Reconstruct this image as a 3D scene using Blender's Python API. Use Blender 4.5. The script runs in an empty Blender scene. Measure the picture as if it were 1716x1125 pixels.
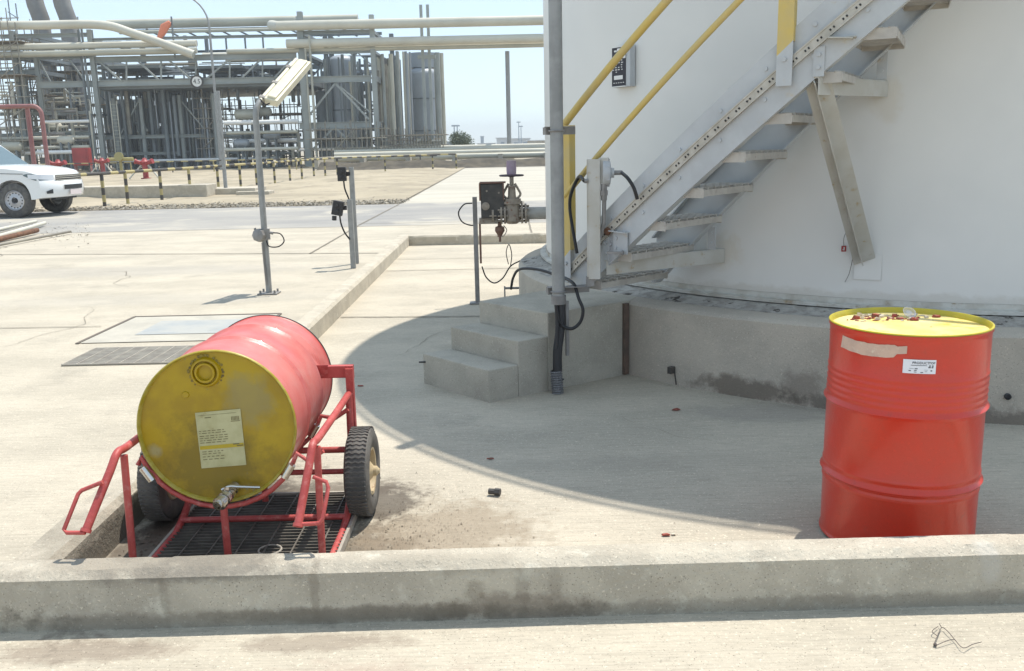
import bpy, bmesh, math, random
import numpy as np
from mathutils import Vector, Matrix, noise
PI=math.pi; R=math.radians
random.seed(7)
scn=bpy.context.scene
# ---------------- camera -------------------------------------------------
F_PX=1530.0; CH=1.59; HY=242; ROLL=0.022
_r=math.atan(ROLL); _d=(562.5-HY)*math.cos(_r); _p=math.atan(_d/F_PX)
_f=np.array([0,math.cos(_p),-math.sin(_p)]); _rt=np.array([1,0,0.]); _up=np.cross(_rt,_f)
IR=math.cos(_r)*_rt-math.sin(_r)*_up; IU=math.sin(_r)*_rt+math.cos(_r)*_up
cam=bpy.data.objects.new('camera',bpy.data.cameras.new('camera')); scn.collection.objects.link(cam); scn.camera=cam
M3=Matrix(((IR[0],IU[0],-_f[0]),(IR[1],IU[1],-_f[1]),(IR[2],IU[2],-_f[2])))
cam.matrix_world=Matrix.Translation((0,0,CH))@M3.to_4x4()
cam.data.sensor_width=36; cam.data.lens=36*F_PX/1716; cam.data.clip_start=.05; cam.data.clip_end=6000
def ray(u,v): return _f*F_PX+IR*(u-858)-IU*(v-562.5)
O3=np.array([0,0,CH])
def G(u,v,z=0):
    d=ray(u,v); return Vector(O3+d*((z-CH)/d[2]))
def A(u,v,Y):
    d=ray(u,v); return Vector(O3+d*(Y/d[1]))
def D(u,v,dep): return Vector(O3+ray(u,v)*dep/F_PX)
TC=Vector((3.9,8.72))
def CY(u,v,rad):
    d=ray(u,v); a=d[0]**2+d[1]**2; b=-2*(d[0]*TC.x+d[1]*TC.y); k=TC.x**2+TC.y**2-rad*rad
    t=(-b-math.sqrt(b*b-4*a*k))/(2*a); return Vector(O3+d*t)
# ---------------- sky, sun, exposure -----------------------------------
SUN=Vector((.66*math.cos(R(68)),.75*math.cos(R(68)),math.sin(R(68)))).normalized()
w=bpy.data.worlds.new("World"); scn.world=w; w.use_nodes=True
nt=w.node_tree; bg=nt.nodes['Background']; sky=nt.nodes.new('ShaderNodeTexSky'); sky.sky_type='NISHITA'
sky.sun_disc=False; sky.sun_elevation=R(68); sky.sun_rotation=math.atan2(SUN.x,SUN.y); sky.dust_density=.15; sky.air_density=1.0; sky.ozone_density=1.6; sky.altitude=1500
mx=nt.nodes.new('ShaderNodeMix'); mx.data_type='RGBA'; mx.inputs[0].default_value=.62; nt.links.new(sky.outputs[0],mx.inputs[6]); mx.inputs[7].default_value=(3.75,4.5,5.0,1)   # dusty haze veil over the sky
nt.links.new(mx.outputs[2],bg.inputs[0]); bg.inputs[1].default_value=.12
sl=bpy.data.lights.new('sun','SUN'); sl.energy=2.9; sl.angle=R(.53); sl.color=(1,.935,.84)
so=bpy.data.objects.new('sun',sl); scn.collection.objects.link(so); so.rotation_euler=SUN.to_track_quat('Z','Y').to_euler()
scn.view_settings.view_transform='Standard'; scn.view_settings.look='None'; scn.view_settings.exposure=.92; scn.view_settings.gamma=1
# ---------------- materials ---------------------------------------------
def mat(name,c1,c2=None,scale=3.,rough=.6,metal=0.,bump=0.,bscale=40.,stretch=(1,1,1),c3=None,s3=(0.6,.68),sc3=6.,spec=.5,coat=0.,spots=(),speck=0.,detail=6.,det3=5.,streak=0.,pits=0.,bdist=.01):
    m=bpy.data.materials.new(name); m.use_nodes=True; n=m.node_tree.nodes; l=m.node_tree.links
    b=n['Principled BSDF']; b.inputs['Roughness'].default_value=rough; b.inputs['Metallic'].default_value=metal
    b.inputs['Specular IOR Level'].default_value=spec; b.inputs['Coat Weight'].default_value=coat; b.inputs['Coat Roughness'].default_value=.08
    geo=n.new('ShaderNodeNewGeometry'); mp=n.new('ShaderNodeMapping'); mp.inputs['Scale'].default_value=stretch
    tc=n.new('ShaderNodeTexCoord')
    l.new(geo.outputs['Position'],mp.inputs['Vector'])
    def nz(sc,det=6.,rg=.6,vec=None):
        x=n.new('ShaderNodeTexNoise'); x.inputs['Scale'].default_value=sc; x.inputs['Detail'].default_value=det; x.inputs['Roughness'].default_value=rg
        l.new(vec or mp.outputs[0],x.inputs['Vector']); return x.outputs[0]
    def ramp(sock,a,c):
        x=n.new('ShaderNodeMapRange'); x.interpolation_type='SMOOTHSTEP'; x.inputs['From Min'].default_value=a; x.inputs['From Max'].default_value=c; l.new(sock,x.inputs['Value']); return x.outputs[0]
    def mix(f,a,c):
        x=n.new('ShaderNodeMix'); x.data_type='RGBA'
        if isinstance(f,float): x.inputs[0].default_value=f
        else: l.new(f,x.inputs[0])
        for k,v in ((6,a),(7,c)):
            if isinstance(v,tuple): x.inputs[k].default_value=v+(1,)
            else: l.new(v,x.inputs[k])
        return x.outputs[2]
    def mul(a,c):
        x=n.new('ShaderNodeMath'); x.operation='MULTIPLY'; l.new(a,x.inputs[0])
        if isinstance(c,float): x.inputs[1].default_value=c
        else: l.new(c,x.inputs[1])
        return x.outputs[0]
    col=c1
    if c2: col=mix(ramp(nz(scale,detail),.35,.65),c1,c2)
    if c3: col=mix(ramp(nz(sc3,det3,.65,geo.outputs['Position']),*s3),col,c3)
    if speck:
        d=tuple(x*.35 for x in c1); col=mix(mul(ramp(nz(160,2,.6,geo.outputs['Position']),.64,.72),speck),col,d)
        br=tuple(min(1,x*1.35) for x in c1); col=mix(mul(ramp(nz(90,3,.7,geo.outputs['Position']),.58,.7),speck),col,br)
    def dark(sock,amt,col):
        x=n.new('ShaderNodeMapRange'); x.inputs['To Min'].default_value=1; x.inputs['To Max'].default_value=1-amt; l.new(sock,x.inputs['Value'])
        y=n.new('ShaderNodeMix'); y.data_type='RGBA'; y.blend_type='MULTIPLY'; y.inputs[0].default_value=1
        if isinstance(col,tuple): y.inputs[6].default_value=col+(1,)
        else: l.new(col,y.inputs[6])
        l.new(x.outputs[0],y.inputs[7]); return y.outputs[2]
    if streak:
        m3=n.new('ShaderNodeMapping'); m3.inputs['Scale'].default_value=(5,95,1); l.new(geo.outputs['Position'],m3.inputs['Vector'])
        col=dark(ramp(nz(1,5,.7,m3.outputs[0]),.46,.62),streak,col)
        col=dark(ramp(nz(35,6,.75,geo.outputs['Position']),.5,.72),streak*.9,col)
        col=dark(ramp(nz(.8,7,.7,geo.outputs['Position']),.5,.75),streak*.8,col)
    if pits:
        vo=n.new('ShaderNodeTexVoronoi'); vo.inputs['Scale'].default_value=60; l.new(geo.outputs['Position'],vo.inputs['Vector'])
        g_=n.new('ShaderNodeMath'); g_.operation='MULTIPLY_ADD'; l.new(nz(6,3,.6,geo.outputs['Position']),g_.inputs[0]); g_.inputs[1].default_value=-.5; g_.inputs[2].default_value=.36
        lt=n.new('ShaderNodeMath'); lt.operation='LESS_THAN'; l.new(vo.outputs['Distance'],lt.inputs[0]); l.new(g_.outputs[0],lt.inputs[1])
        col=dark(lt.outputs[0],pits,col)
    for (p,rad,cc,amt) in spots:   # stains with a place of their own
        ds=n.new('ShaderNodeVectorMath'); ds.operation='SUBTRACT'; l.new(geo.outputs['Position'],ds.inputs[0]); ds.inputs[1].default_value=p
        dv=n.new('ShaderNodeVectorMath'); dv.operation='DIVIDE'; l.new(ds.outputs[0],dv.inputs[0]); dv.inputs[1].default_value=rad
        ln=n.new('ShaderNodeVectorMath'); ln.operation='LENGTH'; l.new(dv.outputs[0],ln.inputs[0])
        ns=n.new('ShaderNodeMath'); ns.operation='MULTIPLY_ADD'; l.new(nz(9,8,.7,geo.outputs['Position']),ns.inputs[0]); ns.inputs[1].default_value=2.2; 
        sb=n.new('ShaderNodeMath'); sb.operation='SUBTRACT'; l.new(ln.outputs['Value'],sb.inputs[0]); sb.inputs[1].default_value=1.1
        l.new(sb.outputs[0],ns.inputs[2])
        inv=n.new('ShaderNodeMapRange'); inv.inputs['From Min'].default_value=1.15; inv.inputs['From Max'].default_value=.6; l.new(ns.outputs[0],inv.inputs['Value'])
        col=mix(mul(inv.outputs[0],float(amt)),col,cc)
    if isinstance(col,tuple): b.inputs['Base Color'].default_value=col+(1,)
    else: l.new(col,b.inputs['Base Color'])
    if bump:
        bp=n.new('ShaderNodeBump'); bp.inputs['Strength'].default_value=bump; bp.inputs['Distance'].default_value=bdist
        l.new(nz(bscale,8,.65),bp.inputs['Height']); l.new(bp.outputs[0],b.inputs['Normal'])
    return m
brown=(.13,.085,.06)
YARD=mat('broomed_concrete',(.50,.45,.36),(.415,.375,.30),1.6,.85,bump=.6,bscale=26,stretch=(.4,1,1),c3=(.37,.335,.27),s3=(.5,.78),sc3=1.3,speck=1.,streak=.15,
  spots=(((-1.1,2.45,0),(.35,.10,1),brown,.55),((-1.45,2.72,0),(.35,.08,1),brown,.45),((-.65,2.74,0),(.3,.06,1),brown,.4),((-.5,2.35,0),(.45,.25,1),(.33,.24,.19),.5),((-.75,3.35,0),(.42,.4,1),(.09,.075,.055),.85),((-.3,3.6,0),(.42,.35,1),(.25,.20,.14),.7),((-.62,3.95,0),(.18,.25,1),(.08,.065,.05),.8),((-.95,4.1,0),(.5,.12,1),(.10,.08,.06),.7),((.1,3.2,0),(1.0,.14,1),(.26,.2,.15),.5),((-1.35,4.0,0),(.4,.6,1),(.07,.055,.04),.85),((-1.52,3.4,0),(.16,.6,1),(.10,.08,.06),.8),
  ((2.0,4.6,0),(.35,.22,1),(.26,.235,.2),.35),((.6,4.4,0),(.8,.12,1),(.3,.27,.22),.25),((1.5,5.2,0),(.5,.2,1),(.24,.22,.2),.35),((-5.5,12.5,0),(3,.6,1),(.33,.31,.28),.4),((-4,10,0),(2.5,.4,1),(.36,.34,.3),.3)))
KERB=mat('kerb_concrete',(.50,.455,.37),(.41,.37,.30),5,.9,bump=.9,bscale=45,c3=(.58,.55,.46),s3=(.55,.75),sc3=11,speck=.9,pits=.35,
  spots=(((.0,2.87,.03),(.28,.2,.06),(.15,.115,.085),.6),((-.15,2.87,.10),(.04,.2,.05),(.17,.14,.1),.4),((-1.3,2.95,.2),(.5,.14,.05),(.24,.21,.17),.6),((-.2,2.9,.2),(.25,.06,.05),(.27,.24,.19),.4),((.02,2.87,.12),(.03,.2,.09),(.16,.13,.10),.3),((.13,2.87,.12),(.025,.2,.07),(.16,.13,.10),.25),((-.5,2.85,.03),(.6,.2,.03),(.14,.11,.08),.5),((-1.05,2.95,.19),(.35,.14,.03),(.17,.155,.13),.6),((1.3,2.87,.02),(1.6,.1,.035),(.15,.13,.1),.45),((-1.0,2.87,.02),(1.2,.1,.04),(.15,.13,.1),.5),((-1.65,3.6,.04),(.3,.7,.10),(.09,.08,.06),.8),((-1.65,3.3,.14),(.3,.4,.05),(.2,.18,.14),.5),((-1.2,2.86,.1),(.02,.2,.09),(.19,.16,.12),.4),((-.69,2.86,.1),(.018,.2,.12),(.19,.16,.12),.4),((1.62,2.9,.16),(.04,.1,.08),(.52,.5,.45),.5)))
PLINTH=mat('plinth_concrete',(.49,.44,.365),(.41,.37,.31),3,.9,bump=.5,bscale=45,c3=(.25,.235,.2),s3=(.58,.85),sc3=1.6,speck=.8,pits=.3,
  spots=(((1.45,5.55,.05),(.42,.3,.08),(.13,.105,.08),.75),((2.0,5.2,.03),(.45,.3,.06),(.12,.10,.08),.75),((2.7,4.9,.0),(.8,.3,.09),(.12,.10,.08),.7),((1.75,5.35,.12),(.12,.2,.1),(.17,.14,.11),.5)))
STEPC=mat('step_concrete',(.43,.40,.335),(.36,.335,.28),4,.9,bump=.5,bscale=50,c3=(.22,.205,.17),s3=(.6,.9),sc3=4,speck=.8,pits=.3)
SAND=mat('sand',(.40,.345,.25),(.29,.25,.18),.35,.95,bump=.9,bscale=3,c3=(.22,.19,.15),s3=(.55,.72),sc3=1.2,speck=.5)
ROAD=mat('dusty_road',(.25,.245,.235),(.33,.315,.285),.5,.9,bump=.4,bscale=30,c3=(.42,.39,.33),s3=(.5,.66),sc3=.35,stretch=(.4,1,1))
LANE=mat('pale_lane',(.47,.44,.37),(.40,.375,.315),.6,.9,bump=.3,bscale=20,stretch=(.3,1,1))
TANKW=mat('tank_white_paint',(.76,.75,.715),(.71,.705,.675),1.1,.45,bump=.12,bscale=3,c3=(.62,.61,.56),s3=(.6,.8),sc3=.7,spots=(((2.0,5.6,.6),(2.5,1.5,.05),(.42,.37,.28),.3),((1.44,6.13,.85),(.12,.2,.12),(.6,.52,.38),.35),((2.25,5.6,1.8),(.1,.2,.14),(.62,.55,.42),.35)))
STAIRW=mat('dusty_white_paint',(.52,.54,.55),(.46,.475,.485),4,.5,c3=(.50,.44,.34),s3=(.6,.78),sc3=9,bump=.05)
TRAYM=mat('galvanised_tray',(.54,.51,.45),(.44,.41,.35),14,.55,.25,c3=(.24,.16,.10),s3=(.62,.72),sc3=18)
TREADM=mat('grating_tread',(.54,.51,.46),(.45,.42,.38),12,.65,.2,c3=(.26,.17,.12),s3=(.64,.74),sc3=20)
BRKM=mat('stained_bracket',(.52,.51,.47),(.46,.44,.385),5,.5,c3=(.40,.31,.19),s3=(.60,.72),sc3=20)
RUST=mat('rust',(.20,.10,.055),(.11,.055,.035),12,.9,bump=.4)
GALV=mat('galvanised_steel',(.34,.345,.34),(.27,.275,.27),8,.55,.25)
DGALV=mat('dull_post',(.30,.29,.28),(.22,.21,.20),7,.6,.3)
BLACK=mat('black_cable',(.015,.015,.017),rough=.45)
DARK=mat('dark_box',(.05,.047,.044),(.08,.072,.064),9,.55)
YEL=mat('yellow_rail_paint',(.64,.47,.13),(.58,.45,.18),6,.5,c3=(.55,.46,.25),s3=(.6,.75),sc3=11)
RED=mat('drum_red_paint',(.60,.032,.011),(.54,.038,.016),6,.33,c3=(.42,.05,.03),s3=(.58,.8),sc3=9,coat=.25,bump=.25,bscale=5,speck=.25,bdist=.02)
PINK=mat('faded_drum_paint',(.55,.10,.088),(.60,.18,.16),3.5,.4,c3=(.58,.24,.21),s3=(.52,.8),sc3=5,coat=.15,bump=.25,bscale=5,speck=.3,bdist=.02)
LIDY=mat('oily_yellow_lid',(.42,.28,.003),(.33,.21,.004),7,.38,c3=(.24,.20,.07),s3=(.62,.66),sc3=5.5,bump=.08,bscale=12,
  spots=(((-1.0,3.3,.66),(.09,.3,.11),(.26,.225,.10),.6),((-1.36,3.3,.48),(.03,.3,.03),(.33,.30,.17),.7),((-1.16,3.3,.42),(.22,.3,.17),(.17,.115,.006),.8)))
LIDS=mat('sunlit_pale_lid',(.72,.56,.16),(.74,.62,.30),5,.5,c3=(.60,.42,.06),s3=(.55,.68),sc3=9)  # paler yellow: the sunlight on this lid is put into its colour
CHIMY=mat('yellow_rim',(.52,.44,.03),(.46,.38,.03),12,.35)
TROL=mat('trolley_red',(.48,.085,.075),(.38,.055,.05),9,.5,c3=(.50,.16,.14),s3=(.52,.72),sc3=30,bump=.2,speck=.4)
TYRE=mat('rubber',(.085,.082,.076),(.15,.14,.125),10,.85,bump=.2)
RIMM=mat('pale_rim',(.50,.40,.24),(.42,.33,.2),14,.6,c3=(.3,.2,.1),s3=(.6,.7),sc3=20)
CHROME=mat('chrome',(.62,.60,.56),rough=.22,metal=1.)
GRATEM=mat('grate_steel',(.42,.39,.33),(.32,.29,.25),10,.7,.1)
PITM=mat('pit_shade_sludge',(.018,.016,.014),(.03,.026,.02),8,.7)  # sludge on a flat sheet, with the pit's shade put into its colour
PAPER=mat('cream_label',(.50,.47,.26),(.42,.39,.2),14,.6,c3=(.33,.27,.12),s3=(.58,.75),sc3=16)
WLAB=mat('white_label',(.76,.77,.82),rough=.5)
TAPE=mat('masking_tape',(.62,.44,.34),(.54,.38,.30),25,.7,c3=(.68,.56,.44),s3=(.55,.65),sc3=30,bump=.3)
INK=mat('ink',(.03,.03,.04),rough=.6)
CREAM=mat('cream_enamel',(.72,.68,.52),(.66,.62,.48),8,.4)
LENS=mat('lens_plastic',(.74,.74,.66),rough=.3)
PURP=mat('faded_purple_cover',(.30,.22,.31),(.36,.29,.35),12,.7)
VALM=mat('dusty_valve',(.36,.31,.25),(.28,.24,.2),18,.65,.2,c3=(.22,.12,.08),s3=(.58,.68),sc3=22,bump=.2)
RUSTV=mat('rusty_fitting',(.23,.13,.09),(.16,.09,.07),20,.7,.2)
STEEL=mat('plant_steel',(.34,.365,.35),(.27,.295,.285),.4,.6,.1)
DSTEEL=mat('plant_steel_dark',(.20,.225,.235),(.15,.17,.18),.5,.65)
LAG=mat('pipe_lagging',(.50,.49,.41),(.42,.41,.34),.3,.5,.15)
LAGL=mat('pale_lagging',(.60,.58,.49),(.52,.50,.42),.3,.5)
STACKM=mat('stack_metal',(.24,.235,.225),(.18,.175,.17),.5,.7)
VESM=mat('vessel_paint',(.33,.36,.39),(.28,.31,.34),.4,.5,.1)
SCAF=mat('scaffold_tube',(.33,.31,.25),(.22,.2,.17),.8,.6,.2)
FRED=mat('fire_red',(.34,.045,.045),(.25,.035,.035),1.,.5)
REDO=mat('faded_red_pipe',(.30,.14,.13),(.25,.10,.10),1.,.6)
ORNG=mat('windsock_orange',(.70,.22,.12),rough=.8)
CARW=mat('car_white',(.80,.81,.80),rough=.25,coat=.6)
GLASS=mat('car_glass',(.10,.15,.17),rough=.06,spec=.8)
BPLA=mat('black_plastic',(.03,.03,.032),rough=.6)
BYEL=mat('barrier_yellow',(.40,.34,.16),rough=.7)
BBLK=mat('barrier_black',(.07,.065,.06),rough=.7)
WHT=mat('white_paint',(.78,.78,.76),rough=.5)
BERM=mat('dark_berm',(.10,.085,.06),(.055,.048,.036),1.2,.95,bump=1.,bscale=2)
GRVL=mat('gravel',(.34,.31,.26),(.25,.23,.19),3,.95,bump=1,bscale=12,c3=(.42,.39,.33),s3=(.5,.6),sc3=4)
LEAF=mat('leaf',(.12,.15,.08),(.08,.11,.055),3,.7); BARK=mat('bark',(.16,.12,.09),rough=.9)
PLATE=mat('steel_cover',(.33,.35,.35),(.40,.40,.37),3,.6,.1,c3=(.30,.27,.22),s3=(.6,.75),sc3=4)
DEB=mat('red_chip',(.36,.06,.04),(.16,.06,.04),40,.7); DEB2=mat('pale_chip',(.6,.52,.42),rough=.8)
CUPM=bpy.data.materials.new('clear_cup'); CUPM.use_nodes=True
_b=CUPM.node_tree.nodes['Principled BSDF']; _b.inputs['Base Color'].default_value=(.8,.78,.84,1); _b.inputs['Roughness'].default_value=.25; _b.inputs['Alpha'].default_value=.45
TWIG=mat('dry_twig',(.12,.10,.09),rough=.9)
PADM=mat('hand_pads',(.43,.41,.36),rough=.9)
# ---------------- mesh builder ------------------------------------------
class MB:
    def __init__(s): s.v=[]; s.f=[]; s.m=[]; s.mi=0
    def add(s,vs,fs):
        k=len(s.v); s.v+= [Vector(p) for p in vs]; s.f+=[tuple(i+k for i in f) for f in fs]; s.m+=[s.mi]*len(fs); return s
    def box(s,c,sz,rz=0,M=None):
        x,y,z=[a/2 for a in sz]; vs=[Vector((i*x,j*y,k*z)) for i in(-1,1) for j in(-1,1) for k in(-1,1)]
        T=(Matrix.Rotation(rz,3,'Z') if M is None else M); c=Vector(c)
        return s.add([c+T@p for p in vs],[(0,1,3,2),(4,6,7,5),(0,4,5,1),(2,3,7,6),(0,2,6,4),(1,5,7,3)])
    def beam(s,p,q,w,h,up=(0,0,1)):
        p=Vector(p);q=Vector(q); d=(q-p); L=d.length; d.normalize(); up=Vector(up)
        if abs(d.dot(up))>.99: up=Vector((0,1,0))
        x=d.cross(up).normalized(); z=x.cross(d); M=Matrix((x,d,z)).transposed()
        return s.box((p+q)/2,(w,L,h),M=M)
    def ibeam(s,p,q,w,h,t=.02,up=(0,0,1)):
        p=Vector(p);q=Vector(q); d=(q-p).normalized(); u=Vector(up)
        if abs(d.dot(u))>.99: u=Vector((0,1,0))
        x=d.cross(u).normalized(); z=x.cross(d)
        s.beam(p+z*(h/2-t/2),q+z*(h/2-t/2),w,t,up); s.beam(p-z*(h/2-t/2),q-z*(h/2-t/2),w,t,up); s.beam(p,q,t,h-2*t-.004,up); return s
    def tube(s,pts,r,n=12,cap=True,closed=False):
        pts=[Vector(p) for p in pts]; rs=r if isinstance(r,(list,tuple)) else [r]*len(pts); N=len(pts)
        prev=None; rings=[]
        for i in range(N):
            if closed: d=(pts[(i+1)%N]-pts[i-1]).normalized()
            else: d=((pts[min(i+1,N-1)]-pts[max(i-1,0)])).normalized()
            if prev is None:
                a=Vector((0,0,1)) if abs(d.z)<.9 else Vector((1,0,0)); x=d.cross(a).normalized()
            else:
                x=(prev-d*prev.dot(d)).normalized()
            prev=x; y=d.cross(x); rings.append([pts[i]+(x*math.cos(2*PI*k/n)+y*math.sin(2*PI*k/n))*rs[i] for k in range(n)])
        vs=[p for r_ in rings for p in r_]; fs=[]
        for i in range(N if closed else N-1):
            j=(i+1)%N
            for k in range(n): fs.append((i*n+k,i*n+(k+1)%n,j*n+(k+1)%n,j*n+k))
        if cap and not closed: fs.append(tuple(range(n))[::-1]); fs.append(tuple((N-1)*n+k for k in range(n)))
        return s.add(vs,fs)
    def lathe(s,prof,o=(0,0,0),ax=(0,0,1),n=48,a0=0,a1=2*PI):
        ax=Vector(ax).normalized(); a=Vector((1,0,0)) if abs(ax.x)<.9 else Vector((0,1,0)); x=(a-ax*a.dot(ax)).normalized(); y=ax.cross(x); o=Vector(o)
        full=abs(a1-a0-2*PI)<1e-6; m=n if full else n+1; vs=[];fs=[]
        for (r,h) in prof:
            for k in range(m):
                t=a0+(a1-a0)*k/n; vs.append(o+ax*h+(x*math.cos(t)+y*math.sin(t))*r)
        for i in range(len(prof)-1):
            for k in range(n):
                k2=(k+1)%m; fs.append((i*m+k,i*m+k2,(i+1)*m+k2,(i+1)*m+k))
        return s.add(vs,fs)
    def prism(s,poly,z0,z1):
        n=len(poly); vs=[(x,y,z0) for x,y in poly]+[(x,y,z1) for x,y in poly]
        return s.add(vs,[tuple(range(n))[::-1],tuple(range(n,2*n))]+[(i,(i+1)%n,n+(i+1)%n,n+i) for i in range(n)])
    def poly(s,pts): return s.add(pts,[tuple(range(len(pts)))])
    def sheet(s,x0,x1,y0,y1,z,nx=1,ny=1,fn=None):
        vs=[];fs=[]
        for j in range(ny+1):
            for i in range(nx+1):
                x=x0+(x1-x0)*i/nx; y=y0+(y1-y0)*j/ny; vs.append((x,y,z+(fn(x,y) if fn else 0)))
        for j in range(ny):
            for i in range(nx): k=j*(nx+1)+i; fs.append((k,k+1,k+nx+2,k+nx+1))
        return s.add(vs,fs)
    def slot(s,i): s.mi=i; return s
COL=scn.collection
def build(mb,name,mats,parent=None,org=None,smooth=None,bevel=0,bang=30):
    me=bpy.data.meshes.new(name); o=bpy.data.objects.new(name,me); COL.objects.link(o)
    base=Vector(org) if org is not None else Vector((0,0,0))
    if parent is not None:
        o.parent=parent; base=Vector(parent.get('_o',(0,0,0)))
        o['_o']=tuple(base)
        if parent.get('_r') is None and False: pass
    else:
        o.location=base; o['_o']=tuple(base)
    me.from_pydata([p-base for p in mb.v],[],mb.f)
    if not isinstance(mats,(list,tuple)): mats=[mats]
    for m in mats: me.materials.append(m)
    me.polygons.foreach_set('material_index',mb.m)
    bm=bmesh.new(); bm.from_mesh(me); bmesh.ops.recalc_face_normals(bm,faces=bm.faces)
    if smooth:
        for f in bm.faces: f.smooth=True
        for e in bm.edges:
            if len(e.link_faces)==2 and e.calc_face_angle(0)>R(smooth): e.smooth=False
    bm.to_mesh(me); bm.free(); me.update()
    if bevel:
        b=o.modifiers.new('bevel','BEVEL'); b.width=bevel; b.segments=2; b.limit_method='ANGLE'; b.angle_limit=R(bang)
    return o
def tag(o,label=None,cat=None,group=None,kind=None):
    if label: o['label']=label
    if cat: o['category']=cat
    if group: o['group']=group
    if kind: o['kind']=kind
    return o
def thing(name,label,cat,loc=(0,0,0),rz=0,group=None):
    o=bpy.data.objects.new(name,None); COL.objects.link(o); o.location=loc; o.rotation_euler=(0,0,rz); o['_o']=tuple(loc) if rz==0 else (0,0,0)
    o.empty_display_size=.2
    return tag(o,label,cat,group)
def solo(mb,name,m,label,cat,org,group=None,smooth=None,bevel=0,kind=None):
    return tag(build(mb,name,m,None,org,smooth,bevel),label,cat,group,kind)
def dup(root,loc,rz=None,label=None):
    r=root.copy(); COL.objects.link(r); r.location=loc
    if rz is not None: r.rotation_euler=(0,0,rz)
    if label: r['label']=label
    for ch in root.children:
        c=ch.copy(); COL.objects.link(c); c.parent=r
        for g in ch.children:
            d=g.copy(); COL.objects.link(d); d.parent=c
    return r
def arc(c,u,v,r,a0,a1,n=10): return [Vector(c)+Vector(u)*r*math.cos(a0+(a1-a0)*i/n)+Vector(v)*r*math.sin(a0+(a1-a0)*i/n) for i in range(n+1)]
def curve(pts,n=8):   # catmull-rom through the points
    P=[Vector(p) for p in pts]; P=[P[0]*2-P[1]]+P+[P[-1]*2-P[-2]]; out=[]
    for i in range(1,len(P)-2):
        for k in range(n):
            t=k/n; a,b,c,d=P[i-1:i+3]; out.append(.5*((2*b)+(c-a)*t+(2*a-5*b+4*c-d)*t*t+(3*b-a-3*c+d)*t**3))
    out.append(P[-2]); return out
def text_mesh(body,size,align='CENTER'):
    cu=bpy.data.curves.new('t','FONT'); cu.body=body; cu.size=size; cu.align_x=align; cu.align_y='CENTER'; cu.extrude=.0003; cu.resolution_u=3
    o=bpy.data.objects.new('t',cu); COL.objects.link(o); dg=bpy.context.evaluated_depsgraph_get(); dg.update()
    me=bpy.data.meshes.new_from_object(o.evaluated_get(dg)); vs=[v.co.copy() for v in me.vertices]; fs=[tuple(p.vertices) for p in me.polygons]
    bpy.data.objects.remove(o); bpy.data.curves.remove(cu); bpy.data.meshes.remove(me); return vs,fs
def struct(mb,name,m,**k): return tag(build(mb,name,m,None,(0,0,0),**k),kind='structure')
def polar(th,rad,z): a=R(th); return Vector((TC.x+rad*math.cos(a),TC.y+rad*math.sin(a),z))

# ================= SETTING =============================================
def gz(x,y):
    d=math.hypot(x,y)
    return 0 if y<27 else .10*min(1,(y-27)/10)*noise.noise(Vector((x*.25,y*.2,0)))
g=MB(); g.sheet(-1400,1400,-200,1900,-.06,6,8); struct(g,'ground',SAND)
s_=MB(); s_.sheet(-70,-3.15,26.2,75,0,130,100,lambda x,y: (.11*noise.noise(Vector((x*.35,y*.3,0)))+.05*noise.noise(Vector((x*1.3,y*1.3,3))))*min(1,(y-26.2)/2)*min(1,(-3.15-x)/1.)*min(1,(75-y)/5)+.01)
struct(s_,'sandy_ground',SAND,smooth=60)
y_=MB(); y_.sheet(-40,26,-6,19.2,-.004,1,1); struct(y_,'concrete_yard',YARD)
rd=MB(); rd.sheet(-70,30,18.9,26.3,.0,1,1); struct(rd,'road',ROAD)
ln_=MB(); ln_.sheet(-3.1,14,26.3,66,.0,1,1); struct(ln_,'concrete_lane',LANE)
# road edge: pale concrete fading, gravel strip
gr=MB()
for i in range(5200):
    y=26.1+abs(random.gauss(0,1.1)); x=random.uniform(-16,-3.0); s=random.uniform(.02,.055)*(1 if y<28 else .7)
    c=Vector((x,y,s*.25)); q=[c+Vector((random.uniform(-s,s),random.uniform(-s,s),random.uniform(0,s))) for _ in range(5)]
    gr.add(q,[(0,1,2),(0,2,3),(0,3,4),(0,4,1),(1,3,2)])
o=build(gr,'gravel_strip',GRVL,None,(0,0,0)); tag(o,'grey gravel scattered along the far edge of the road','gravel',kind='stuff')
jt=MB()
def joint(p,q,wd=.012,z=.004,n=40):
    p=Vector((p[0],p[1],0));q=Vector((q[0],q[1],0));d=(q-p);nn=Vector((-d.y,d.x,0)).normalized(); L=[];Rr=[]
    for i in range(n+1):
        c=p+d*i/n+nn*.01*noise.noise(Vector((i*.7,p.x,p.y))); ww=wd*(.7+.5*abs(noise.noise(Vector((i*1.7,p.y,2)))))
        L.append(Vector((c.x,c.y,z))+nn*ww/2); Rr.append(Vector((c.x,c.y,z))-nn*ww/2)
    jt.add(L+Rr,[(i,i+1,n+2+i,n+1+i) for i in range(n)])
joint((-14,15.3),(-8.36,14.96),.05); joint((-8.36,14.96),(-2.0,13.97),.05); joint((-3.1,14.1),(-3.15,19.2),.04); joint((-3.15,19.2),(-3.1,26),.05,.008)
joint((-9,8.55),(-3.85,8.42),.022); joint((-1.64,8.62),(-.2,8.5),.03); joint((-1.64,11.9),(.1,11.9),.03); joint((-3.05,33),(4,33),.05,.006); joint((-3.1,26.3),(-3.1,60),.06,.006); joint((-1.64,13.1),(.0,13.1),.02)
joint((.4,15.3),(.4,26),.04,.006); joint((-3.1,19.5),(8,19.3),.04,.006)
random.seed(12)
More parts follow.
